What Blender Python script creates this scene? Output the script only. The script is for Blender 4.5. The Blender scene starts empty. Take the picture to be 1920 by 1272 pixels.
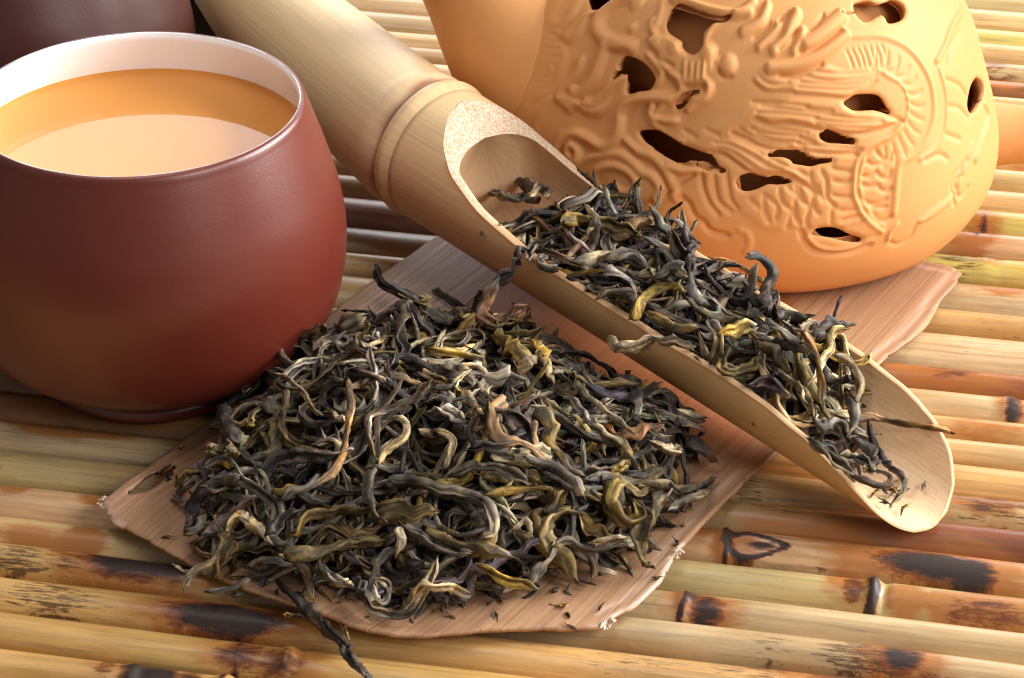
import bpy, math
import numpy as np
from mathutils import Vector

# ------------------------------------------------------------------ scene, camera, light
# one Blender unit is one centimetre
sc = bpy.context.scene
sc.unit_settings.system = 'METRIC'
sc.unit_settings.scale_length = 0.01
rng = np.random.default_rng(11)

FPX, PITCH, DIST = 5000.0, math.radians(31), 46.0
CAM = np.array([0, -DIST * math.cos(PITCH), DIST * math.sin(PITCH)])
RX = np.array([1.0, 0, 0])
UP = np.array([0, math.sin(PITCH), math.cos(PITCH)])
FW = np.array([0, math.cos(PITCH), -math.sin(PITCH)])

cam = bpy.data.cameras.new('camera')
cam.sensor_width = 36.0
cam.lens = FPX / 1920 * 36.0
cam.clip_start = 1.0
cam.clip_end = 1000.0
cam.dof.use_dof = True
cam.dof.focus_distance = 45.5
cam.dof.aperture_fstop = (cam.lens * 1e-3) / (2 * 0.045)     # 0.9 mm entrance pupil (1 unit = 1 cm)
cam_ob = bpy.data.objects.new('camera', cam)
sc.collection.objects.link(cam_ob)
cam_ob.location = CAM
cam_ob.rotation_euler = (math.radians(90) - PITCH, 0, 0)
sc.camera = cam_ob

world = bpy.data.worlds.new("World")
sc.world = world
world.use_nodes = True
bg = world.node_tree.nodes['Background']
bg.inputs[0].default_value = (1.0, 0.96, 0.92, 1)
bg.inputs[1].default_value = 0.23


def softbox(name, loc, target, sx, sy, power, color):
    l = bpy.data.lights.new(name, 'AREA')
    l.shape = 'RECTANGLE'
    l.size, l.size_y = sx, sy
    l.energy = power
    l.color = color
    o = bpy.data.objects.new(name, l)
    sc.collection.objects.link(o)
    o.location = loc
    d = Vector(target) - Vector(loc)
    o.rotation_euler = d.to_track_quat('-Z', 'Y').to_euler()
    return o


softbox('key_softbox', (58, 15, 31), (0, 0, 1), 56, 34, 122000, (1.0, 0.975, 0.93))
softbox('fill_softbox', (34, -38, 34), (2, 0, 1), 24, 24, 16000, (1.0, 0.97, 0.93))
softbox('back_softbox', (-4, 46, 20), (0, 0, 1), 60, 24, 16500, (0.98, 0.985, 1.0))
softbox('top_softbox', (-6, 2, 46), (0, 0, 0), 22, 22, 5000, (1.0, 0.98, 0.95))

sc.view_settings.view_transform = 'Standard'
sc.view_settings.look = 'None'
sc.view_settings.gamma = 1
sc.view_settings.exposure = 0.03
sc.cycles.use_denoising = True
sc.cycles.filter_width = 1.15
sc.cycles.sample_clamp_indirect = 4.0
sc.cycles.max_bounces = 8
sc.cycles.caustics_reflective = False


# ------------------------------------------------------------------ helpers
def ground(x, y, z=0.0):
    """the point at height z that the photograph shows at pixel x, y (1920 wide)"""
    d = FW * FPX + RX * (x - 960) - UP * (y - 636)
    return CAM + d * (z - CAM[2]) / d[2]


def project(P):
    v = P - CAM
    k = FPX / (v @ FW)
    return 960 + k * (v @ RX), 636 - k * (v @ UP)


TH = math.radians(11)
CT, ST = math.cos(TH), math.sin(TH)


def st(x, y, z=0.0):
    p = ground(x, y, z)
    return p[0] * CT - p[1] * ST, p[0] * ST + p[1] * CT


def smooth_noise(n, step, r=rng, amp=1.0):
    """smooth random curve of n samples with knots every `step` samples"""
    k = int(n / step) + 4
    kn = r.normal(size=k) * amp
    x = np.arange(n) / step + 1
    i = x.astype(int)
    f = x - i
    f = f * f * (3 - 2 * f)
    return kn[i] * (1 - f) + kn[i + 1] * f


def catmull(pts, per=6):
    p = np.array(pts, float)
    if len(p) < 3:
        t = np.linspace(0, 1, per * 2 + 1)[:, None]
        return p[0] * (1 - t) + p[-1] * t
    q = np.vstack([2 * p[0] - p[1], p, 2 * p[-1] - p[-2]])
    out = []
    for i in range(1, len(q) - 2):
        for k in range(per):
            t = k / per
            out.append(0.5 * ((2 * q[i]) + (-q[i - 1] + q[i + 1]) * t + (2 * q[i - 1] - 5 * q[i] + 4 * q[i + 1] - q[i + 2]) * t * t
                              + (-q[i - 1] + 3 * q[i] - 3 * q[i + 1] + q[i + 2]) * t ** 3))
    out.append(q[-2])
    return np.array(out)


def resample(p, n):
    d = np.r_[0, np.cumsum(np.linalg.norm(np.diff(p, axis=0), axis=1))]
    t = np.linspace(0, d[-1], n)
    return np.stack([np.interp(t, d, p[:, k]) for k in range(p.shape[1])], 1), d[-1]


def make_mesh(name, V, Fc, mats, cols=None, uv=None, smooth=True):
    """Fc: int array (n,4) or (n,3)"""
    me = bpy.data.meshes.new(name)
    V = np.ascontiguousarray(V, dtype=np.float32)
    Fc = np.ascontiguousarray(Fc, dtype=np.int32)
    me.vertices.add(len(V))
    me.vertices.foreach_set('co', V.ravel())
    k = Fc.shape[1]
    me.loops.add(Fc.size)
    me.loops.foreach_set('vertex_index', Fc.ravel())
    me.polygons.add(len(Fc))
    me.polygons.foreach_set('loop_start', np.arange(0, Fc.size, k, dtype=np.int32))
    if uv is not None:
        l = me.uv_layers.new(name='UVMap')
        l.data.foreach_set('uv', np.ascontiguousarray(uv[Fc.ravel()], dtype=np.float32).ravel())
    if cols is not None:
        for cn, c in cols.items():
            a = me.color_attributes.new(cn, 'FLOAT_COLOR', 'POINT')
            c4 = np.ones((len(V), 4), np.float32)
            c4[:, :c.shape[1]] = c
            a.data.foreach_set('color', c4.ravel())
    me.update(calc_edges=True)
    me.validate()
    me.polygons.foreach_set('use_smooth', np.full(len(me.polygons), smooth))
    for m in (mats if isinstance(mats, (list, tuple)) else [mats]):
        me.materials.append(m)
    return me


def link(name, me, parent=None):
    o = bpy.data.objects.new(name, me)
    sc.collection.objects.link(o)
    if parent is not None:
        o.parent = parent
    return o


def tag(o, label=None, cat=None, group=None, kind=None):
    if label:
        o['label'] = label
    if cat:
        o['category'] = cat
    if group:
        o['group'] = group
    if kind:
        o['kind'] = kind
    return o


def thing(name, label, cat, group=None):
    return tag(link(name, None), label, cat, group)


def grid_faces(nu, nv, wrap_u=False):
    i = np.arange(nv - 1)[:, None] * nu
    j = np.arange(nu if wrap_u else nu - 1)[None, :]
    j2 = (j + 1) % nu
    a = (i + j).ravel(); b = (i + j2).ravel()
    return np.stack([a, b, b + nu, a + nu], 1)


def revolve(prof, n=160, cx=0.0, cy=0.0):
    prof = np.array(prof, float)
    a = np.linspace(0, 2 * np.pi, n, endpoint=False)
    V = np.stack([cx + prof[:, 0:1] * np.cos(a), cy + prof[:, 0:1] * np.sin(a), np.repeat(prof[:, 1:2], n, 1)], -1).reshape(-1, 3)
    return V, grid_faces(n, len(prof), True)


def tube(path, rad, n=24, squash=None):
    path = np.array(path, float)
    T = np.gradient(path, axis=0)
    T /= np.linalg.norm(T, axis=1)[:, None]
    ref = np.array([0, 0, 1.0]) if abs(T[0][2]) < 0.9 else np.array([1.0, 0, 0])
    Nn = np.cross(T[0], ref); Nn /= np.linalg.norm(Nn)
    V = []
    for p, t, r in zip(path, T, rad):
        Nn = Nn - t * (Nn @ t); Nn /= np.linalg.norm(Nn)
        Bn = np.cross(t, Nn)
        a = np.linspace(0, 2 * np.pi, n, endpoint=False)
        V.append(p + r * (np.cos(a)[:, None] * Nn + np.sin(a)[:, None] * Bn * (squash or 1)))
    return np.concatenate(V), grid_faces(n, len(path), True)


# ------------------------------------------------------------------ materials
class NT:
    def __init__(self, name):
        self.m = bpy.data.materials.new(name)
        self.m.use_nodes = True
        self.t = self.m.node_tree
        self.b = self.t.nodes['Principled BSDF']

    def n(self, typ, **kw):
        nd = self.t.nodes.new(typ)
        for k, v in kw.items():
            setattr(nd, k, v)
        return nd

    def l(self, a, b):
        self.t.links.new(a, b)

    def coord(self, which='Object'):
        return self.n('ShaderNodeTexCoord').outputs[which]

    def mapping(self, src, scale, loc=(0, 0, 0), rot=(0, 0, 0)):
        m = self.n('ShaderNodeMapping')
        m.inputs['Scale'].default_value = scale
        m.inputs['Location'].default_value = loc
        m.inputs['Rotation'].default_value = rot
        self.l(src, m.inputs[0])
        return m.outputs[0]

    def noise(self, vec, scale, detail=4, rough=0.55, dist=0.0):
        n = self.n('ShaderNodeTexNoise')
        n.inputs['Scale'].default_value = scale
        n.inputs['Detail'].default_value = detail
        n.inputs['Roughness'].default_value = rough
        n.inputs['Distortion'].default_value = dist
        self.l(vec, n.inputs['Vector'])
        return n.outputs['Fac']

    def ramp(self, fac, stops):
        r = self.n('ShaderNodeValToRGB')
        el = r.color_ramp.elements
        while len(el) < len(stops):
            el.new(0.5)
        for e, (p, c) in zip(el, stops):
            e.position = p
            e.color = (c[0], c[1], c[2], 1) if isinstance(c, (tuple, list)) else (c, c, c, 1)
        self.l(fac, r.inputs[0])
        return r.outputs[0]

    def mix(self, fac, a, b, mode='MIX'):
        m = self.n('ShaderNodeMix', data_type='RGBA', blend_type=mode)
        for i, v in ((0, fac), (6, a), (7, b)):
            s = m.inputs[i]
            if isinstance(v, (int, float)):
                s.default_value = v if i == 0 else (v, v, v, 1)
            elif isinstance(v, tuple):
                s.default_value = (*v, 1)
            else:
                self.l(v, s)
        return m.outputs[2]

    def math(self, op, a, b=0.0, clamp=False):
        m = self.n('ShaderNodeMath', operation=op, use_clamp=clamp)
        for s, v in ((m.inputs[0], a), (m.inputs[1], b)):
            if isinstance(v, (int, float)):
                s.default_value = v
            else:
                self.l(v, s)
        return m.outputs[0]

    def bump(self, h, strength=0.3, dist=0.02, prev=None):
        b = self.n('ShaderNodeBump')
        b.inputs['Strength'].default_value = strength
        b.inputs['Distance'].default_value = dist
        self.l(h, b.inputs['Height'])
        if prev is not None:
            self.l(prev, b.inputs['Normal'])
        return b.outputs[0]

    def set(self, **kw):
        for k, v in kw.items():
            s = self.b.inputs[k.replace('_', ' ')]
            if isinstance(v, (int, float)):
                s.default_value = v
            elif isinstance(v, tuple):
                s.default_value = (*v, 1) if len(v) == 3 and s.type == 'RGBA' else v
            else:
                self.l(v, s)
        return self.m


def mat_slat():
    k = NT('bamboo_slat')
    uv = k.coord('UV')                    # u = along the slat (cm) , v = across (cm) + slat offset
    at = k.n('ShaderNodeAttribute', attribute_name='Tint').outputs['Color']
    bu = k.n('ShaderNodeAttribute', attribute_name='Mark').outputs['Color']
    sep = k.n('ShaderNodeSeparateColor'); k.l(bu, sep.inputs[0])
    burn, speck, stain = sep.outputs[0], sep.outputs[1], sep.outputs[2]
    fib = k.noise(k.mapping(uv, (0.35, 13, 1)), 1.0, 6, 0.78)
    fib2 = k.noise(k.mapping(uv, (0.22, 9, 1)), 1.0, 4, 0.6)
    blot = k.noise(k.mapping(uv, (0.5, 1.6, 1)), 1.0, 4, 0.6, 0.6)
    c = k.mix(1.0, at, k.ramp(fib, [(0.30, 0.42), (0.44, 0.86), (0.56, 1.04), (0.72, 1.22)]), 'MULTIPLY')
    c = k.mix(1.0, c, k.ramp(fib2, [(0.3, (0.84, 0.80, 0.74)), (0.55, (1.0, 1.0, 1.0)), (0.75, (1.08, 1.06, 1.0))]), 'MULTIPLY')
    c = k.mix(k.ramp(blot, [(0.45, 0.0), (0.7, 0.42)]), c, (0.42, 0.20, 0.05))
    # orange stains from the flame treatment
    ns = k.noise(k.mapping(uv, (1.3, 5, 1)), 1.0, 6, 0.65, 1.0)
    sm = k.math('ADD', stain, k.math('MULTIPLY', k.math('SUBTRACT', ns, 0.5), 0.9))
    c = k.mix(k.ramp(sm, [(0.3, 0.0), (0.62, 0.85)]), c, (0.36, 0.125, 0.025))
    # fine dark streaks and flecks
    st1 = k.noise(k.mapping(uv, (2.0, 22, 1)), 1.0, 6, 0.8)
    sp = k.math('ADD', k.math('MULTIPLY', st1, 1.0), k.math('MULTIPLY', speck, 0.17))
    c = k.mix(k.ramp(sp, [(0.70, 0.0), (0.76, 0.85)]), c, (0.055, 0.026, 0.012))
    # burns
    nb = k.noise(k.mapping(uv, (2.0, 8, 1)), 1.0, 9, 0.78, 0.5)
    nb2 = k.noise(k.mapping(uv, (9, 46, 1)), 1.0, 5, 0.8, 0.3)
    bm = k.math('ADD', k.math('ADD', burn, k.math('MULTIPLY', k.math('SUBTRACT', nb, 0.5), 1.5)), k.math('MULTIPLY', k.math('SUBTRACT', nb2, 0.5), 0.55))
    c = k.mix(k.ramp(bm, [(0.34, 0.0), (0.50, 0.92)]), c, (0.17, 0.046, 0.012))
    c = k.mix(k.ramp(bm, [(0.54, 0.0), (0.72, 0.97)]), c, (0.018, 0.008, 0.006))
    hb = k.math('ADD', k.math('MULTIPLY', fib, 0.6), k.math('MULTIPLY', st1, 0.5))
    b = k.bump(hb, 0.3, 0.012)
    b = k.bump(bm, 0.12, 0.04, b)
    rr = k.ramp(fib, [(0.3, 0.38), (0.7, 0.24)])
    rr = k.mix(k.ramp(bm, [(0.5, 0.0), (0.7, 1.0)]), rr, (0.6, 0.6, 0.6))
    return k.set(Base_Color=c, Roughness=rr, Specular_IOR_Level=0.45, Normal=b, Coat_Weight=0.15, Coat_Roughness=0.22)


def mat_sheath():
    k = NT('bamboo_sheath')
    uv = k.coord('UV')                    # u along the fibres, v across
    mk = k.n('ShaderNodeAttribute', attribute_name='Mark').outputs['Color']
    sep = k.n('ShaderNodeSeparateColor'); k.l(mk, sep.inputs[0])
    f1 = k.noise(k.mapping(uv, (0.12, 12, 1)), 1.0, 6, 0.82, 0.1)
    f2 = k.noise(k.mapping(uv, (0.07, 5, 1)), 1.0, 3, 0.6)
    bl = k.noise(k.mapping(uv, (0.5, 1.0, 1)), 1.0, 5, 0.6, 0.4)
    base = k.ramp(f1, [(0.28, (0.13, 0.062, 0.030)), (0.42, (0.37, 0.20, 0.105)), (0.58, (0.50, 0.29, 0.160)), (0.75, (0.62, 0.41, 0.265))])
    base = k.mix(k.ramp(bl, [(0.5, 0.0), (0.8, 0.4)]), base, (0.30, 0.17, 0.14))
    pale = k.ramp(f1, [(0.32, (0.16, 0.075, 0.04)), (0.46, (0.34, 0.19, 0.11)), (0.54, (0.55, 0.41, 0.31)), (0.68, (0.78, 0.68, 0.58))])
    base = k.mix(sep.outputs[0], base, pale)
    oran = k.ramp(f1, [(0.3, (0.36, 0.125, 0.04)), (0.7, (0.50, 0.20, 0.07))])
    base = k.mix(sep.outputs[1], base, oran)
    base = k.mix(sep.outputs[2], base, (0.72, 0.52, 0.42))
    base = k.mix(k.ramp(f2, [(0.35, 0.35), (0.5, 0.0)]), base, (0.22, 0.10, 0.065))
    b = k.bump(f1, 0.55, 0.03)
    return k.set(Base_Color=base, Roughness=0.5, Specular_IOR_Level=0.3, Normal=b)


def mat_clay(name, c0, c1, rough, spec=0.5, grain=60, bump=0.12, coat=0.0):
    k = NT(name)
    o = k.coord('Object')
    n1 = k.noise(o, 0.9, 4, 0.5)
    n2 = k.noise(o, grain, 3, 0.6)
    c = k.mix(n1, c0, c1)
    c = k.mix(k.ramp(n2, [(0.62, 0.0), (0.74, 0.28)]), c, tuple(min(1, v * 1.6 + 0.02) for v in c1))
    c = k.mix(k.ramp(n2, [(0.28, 0.22), (0.38, 0.0)]), c, tuple(v * 0.5 for v in c0))
    b = k.bump(k.noise(o, grain * 0.45, 6, 0.75), bump, 0.02)
    return k.set(Base_Color=c, Roughness=rough, Specular_IOR_Level=spec, Normal=b, Coat_Weight=coat, Coat_Roughness=0.35)


def mat_glaze():
    k = NT('white_glaze')
    o = k.coord('Object')
    sp = k.noise(o, 26, 2, 0.5)
    c = k.mix(k.ramp(sp, [(0.76, 0.0), (0.80, 0.8)]), (0.92, 0.94, 0.98), (0.10, 0.06, 0.06))
    return k.set(Base_Color=c, Roughness=0.12, Specular_IOR_Level=0.6)


def mat_tea_liquid():
    k = NT('brewed_tea')
    return k.set(Base_Color=(1.0, 0.42, 0.08), Roughness=0.0, IOR=1.333, Transmission_Weight=0.40)


def mat_bamboo(name, inner=False):
    k = NT(name)
    uv = k.coord('UV')
    f1 = k.noise(k.mapping(uv, (0.25, 22, 1)), 1.0, 4, 0.65)
    f2 = k.noise(k.mapping(uv, (0.3, 1.6, 1)), 1.0, 4, 0.5)
    sp = k.noise(k.mapping(uv, (5, 14, 1)), 1.0, 2, 0.5)
    at = k.n('ShaderNodeAttribute', attribute_name='Mark').outputs['Color']
    sep = k.n('ShaderNodeSeparateColor'); k.l(at, sep.inputs[0])
    if inner:
        f1 = k.noise(k.mapping(uv, (2.2, 26, 1)), 1.0, 5, 0.7)
        c = k.ramp(f1, [(0.3, (0.64, 0.40, 0.21)), (0.5, (0.79, 0.55, 0.34)), (0.7, (0.86, 0.65, 0.45))])
        c = k.mix(k.ramp(f2, [(0.4, 0.0), (0.7, 0.35)]), c, (0.62, 0.35, 0.16))
    else:
        c = k.mix(f2, (0.84, 0.60, 0.31), (0.80, 0.58, 0.33))
        c = k.mix(1.0, c, k.ramp(f1, [(0.3, 0.84), (0.6, 1.05)]), 'MULTIPLY')
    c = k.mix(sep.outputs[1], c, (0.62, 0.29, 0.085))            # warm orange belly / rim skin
    c = k.mix(k.ramp(sp, [(0.765, 0.0), (0.79, 0.8)]), c, (0.22, 0.10, 0.04))
    c = k.mix(sep.outputs[0], c, (0.25, 0.095, 0.05))            # brown node scars
    pn = k.noise(k.mapping(k.coord(), (1, 1, 1)), 24, 3, 0.7)
    pith = k.ramp(pn, [(0.40, (0.62, 0.36, 0.18)), (0.50, (0.76, 0.58, 0.42)), (0.66, (0.82, 0.71, 0.58))])
    c = k.mix(sep.outputs[2], c, pith)
    b = k.bump(f1, 0.18 if not inner else 0.35, 0.015)
    return k.set(Base_Color=c, Roughness=0.5 if inner else 0.42, Specular_IOR_Level=0.35, Normal=b)


def mat_leaf():
    k = NT('dried_tea_leaf')
    uv = k.coord('UV')
    at = k.n('ShaderNodeAttribute', attribute_name='Tint').outputs['Color']
    f1 = k.noise(k.mapping(uv, (10, 2.6, 1)), 1.0, 6, 0.78, 0.5)      # fine lengthwise wrinkles
    f3 = k.noise(k.mapping(uv, (26, 12, 1)), 1.0, 3, 0.7)               # down and dust
    f2 = k.noise(k.mapping(uv, (3, 3.0, 1)), 1.0, 6, 0.75, 0.8)        # patches
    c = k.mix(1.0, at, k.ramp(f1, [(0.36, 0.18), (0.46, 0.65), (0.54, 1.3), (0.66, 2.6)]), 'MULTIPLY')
    c = k.mix(k.ramp(f2, [(0.50, 0.0), (0.66, 0.75)]), c, k.mix(1.0, c, (1.75, 1.4, 0.72), 'MULTIPLY'))
    c = k.mix(k.ramp(f2, [(0.30, 0.6), (0.42, 0.0)]), c, k.mix(1.0, c, (0.55, 0.48, 0.50), 'MULTIPLY'))
    c = k.mix(k.ramp(f1, [(0.60, 0.0), (0.74, 0.5)]), c, (0.34, 0.285, 0.225))
    c = k.mix(k.ramp(f3, [(0.60, 0.0), (0.72, 0.35)]), c, (0.36, 0.32, 0.27))
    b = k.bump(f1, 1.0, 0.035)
    b = k.bump(f3, 0.5, 0.012, b)
    return k.set(Base_Color=c, Roughness=0.58, Specular_IOR_Level=0.28, Normal=b)


M_SLAT = mat_slat()
M_SHEATH = mat_sheath()
M_CUP = mat_clay('purple_clay', (0.120, 0.016, 0.009), (0.145, 0.022, 0.012), 0.34, 0.75, 55, 0.16)
M_POT = mat_clay('orange_clay', (0.69, 0.315, 0.105), (0.73, 0.355, 0.135), 0.55, 0.3, 45, 0.22)
M_GLAZE = mat_glaze()
M_TEA = mat_tea_liquid()
M_FIBRE = mat_clay('pale_fibre', (0.52, 0.36, 0.26), (0.62, 0.46, 0.35), 0.7, 0.2, 30, 0.1)
M_BAM = mat_bamboo('bamboo_skin')
M_BAMI = mat_bamboo('bamboo_inside', True)
M_LEAF = mat_leaf()
kt = NT('dark_table')
M_TABLE = kt.set(Base_Color=kt.ramp(kt.noise(kt.coord(), 2.0, 5, 0.6), [(0.3, (0.012, 0.007, 0.005)), (0.7, (0.03, 0.016, 0.010))]), Roughness=0.6)

# ------------------------------------------------------------------ table under the mat
V = np.array([[-120, -90, -0.72], [120, -90, -0.72], [120, 150, -0.72], [-120, 150, -0.72]], float)
tag(link('table', make_mesh('table', V, np.array([[0, 1, 2, 3]]), M_TABLE)), kind='structure')

# ------------------------------------------------------------------ bamboo mat, slat by slat
BND = [-14.4, -13.6, -12.75, -12.0, -11.25, -10.45, -9.68, -8.85, -7.98, -7.25, -6.45, -5.55, -4.7, -3.87, -3.02, -2.1, -1.44, -.76, .05, .75, 2.07,
       2.75, 3.9, 4.85, 5.7, 6.7, 7.55, 8.35, 9.3, 10.1, 11.0, 11.55, 12.4, 13.3, 14.1, 15.0, 15.9, 16.8, 17.7, 18.6, 19.6]
tan = (0.58, 0.39, 0.18); gold = (0.57, 0.345, 0.115); green = (0.50, 0.39, 0.18); grey = (0.51, 0.375, 0.21)
oran = (0.58, 0.34, 0.13); pink = (0.60, 0.37, 0.20); brown = (0.20, 0.075, 0.022); redb = (0.22, 0.07, 0.035)
ygr = (0.52, 0.43, 0.12); shaded = (0.26, 0.165, 0.085); lgt = (0.58, 0.42, 0.24); pur = (0.30, 0.20, 0.19)  # the brown here is painted shade for left slat ends between cup and scoop
COL = {4: (tan, tan, oran), 5: (gold, oran, oran), 6: (gold, gold, oran), 7: (gold, oran, oran), 8: (gold, grey, grey), 9: (tan, grey, grey), 10: (pink, green, green),
       11: (green, pink, pink), 12: (grey, green, redb), 13: (brown, tan, tan), 14: (brown, oran, oran), 15: (brown, grey, tan), 16: (tan, tan, oran),
       17: (tan, tan, grey), 18: (tan, tan, redb), 19: (tan, tan, lgt), 20: (tan, tan, oran), 21: (shaded, grey, grey), 22: (pur, tan, ygr),
       23: (shaded, tan, pink), 24: (shaded, tan, ygr), 25: (shaded, tan, tan), 26: (shaded, tan, green), 27: (shaded, oran, tan), 28: (tan, tan, gold), 29: (lgt, tan, grey),
       30: (lgt, tan, tan), 31: (tan, pink, brown), 32: (grey, lgt, green), 33: (lgt, tan, tan), 34: (grey, lgt, ygr), 35: (lgt, tan, tan), 36: (grey, tan, green)}
# marks traced from the photograph: pixel x, y, half length px, kind, strength
MARKS = [(250, 1057, 120, 'burn', .95), (330, 1062, 60, 'burn', 1.0), (420, 1150, 140, 'burn', .95), (60, 1045, 90, 'speck', 1.0), (130, 1040, 60, 'speck', 1.0), (80, 1115, 120, 'speck', .7),
         (450, 1222, 70, 'burn', .62), (520, 1235, 60, 'burn', .6), (288, 1248, 46, 'ring', 1.2), (322, 1250, 5, 'ring', .1), (365, 1250, 30, 'ring', .62), (430, 1252, 7, 'ring', .7), (200, 1245, 30, 'burn', .5),
         (30, 898, 40, 'stain', 1.0), (200, 925, 60, 'stain', .6), (60, 1000, 100, 'stain', .7), (150, 1005, 60, 'stain', .7), (130, 800, 150, 'stain', .9),
         (1283, 1120, 6, 'ring', .95), (1325, 1138, 42, 'burn', .75), (1296, 1115, 18, 'burn', .72), (1740, 1050, 130, 'burn', .88), (1820, 1065, 60, 'burn', .9), (1560, 1000, 90, 'stain', .8), (1450, 975, 120, 'stain', .55),
         (1590, 1085, 60, 'stain', .8), (1638, 1100, 9, 'ring', 1.25), (1600, 1100, 26, 'burn', .62), (1850, 1135, 150, 'stain', 1.0), (1850, 1140, 120, 'burn', .50), (1700, 1115, 50, 'stain', .9),
         (1418, 1018, 46, 'eye', 1.0), (1375, 1015, 60, 'stain', .8), (1362, 1005, 5, 'ring', .85), (1690, 1230, 50, 'burn', .8), (1560, 1265, 100, 'stain', 1.0), (1560, 1262, 60, 'burn', .55), (1750, 1270, 80, 'burn', .5),
         (1600, 1225, 100, 'speck', 1.0), (1180, 1220, 150, 'speck', .8), (1400, 1240, 120, 'speck', .8), (1450, 1205, 100, 'speck', .6), (1450, 935, 120, 'speck', 1.0), (1350, 900, 120, 'speck', .9),
         (1300, 985, 100, 'stain', .7), (1870, 932, 70, 'burn', .48), (1850, 935, 100, 'stain', .8), (1860, 925, 120, 'speck', 1.0),
         (1760, 690, 120, 'stain', 1.0), (1780, 690, 90, 'burn', .52), (1850, 800, 130, 'stain', .6), (1893, 757, 7, 'ring', .9), (1908, 757, 16, 'burn', .7), (1870, 520, 50, 'burn', .45), (1880, 530, 60, 'stain', 1.0),
         (1836, 432, 10, 'burn', 1.1), (1843, 410, 14, 'burn', .8), (1855, 475, 7, 'burn', .6), (1800, 455, 80, 'stain', .7), (1800, 480, 60, 'speck', .9), (1880, 150, 60, 'stain', .8), (1880, 200, 60, 'stain', .9), (1800, 640, 120, 'speck', .4),
         (1780, 150, 60, 'speck', .4), (1850, 580, 80, 'speck', .2), (1520, 1050, 60, 'speck', .35), (1560, 1150, 40, 'speck', .3)]
NODES = [(1638, 1100, .10), (1362, 1000, .06), (1283, 1120, .05), (1893, 757, .06), (250, 1250, .05), (430, 1250, .07), (550, 1200, .06), (1850, 490, .04)]
mat_ob = thing('bamboo_mat', 'mat of flame-mottled bamboo slats under all the tea things', 'mat')
ms = [(st(x, y), h, kd, s) for x, y, h, kd, s in MARKS]
ns_ = [(st(x, y), s) for x, y, s in NODES]
PROF = np.array([-1, -.985, -.94, -.86, -.74, -.58, -.38, -.13, .13, .38, .58, .74, .86, .94, .985, 1.0])
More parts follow.
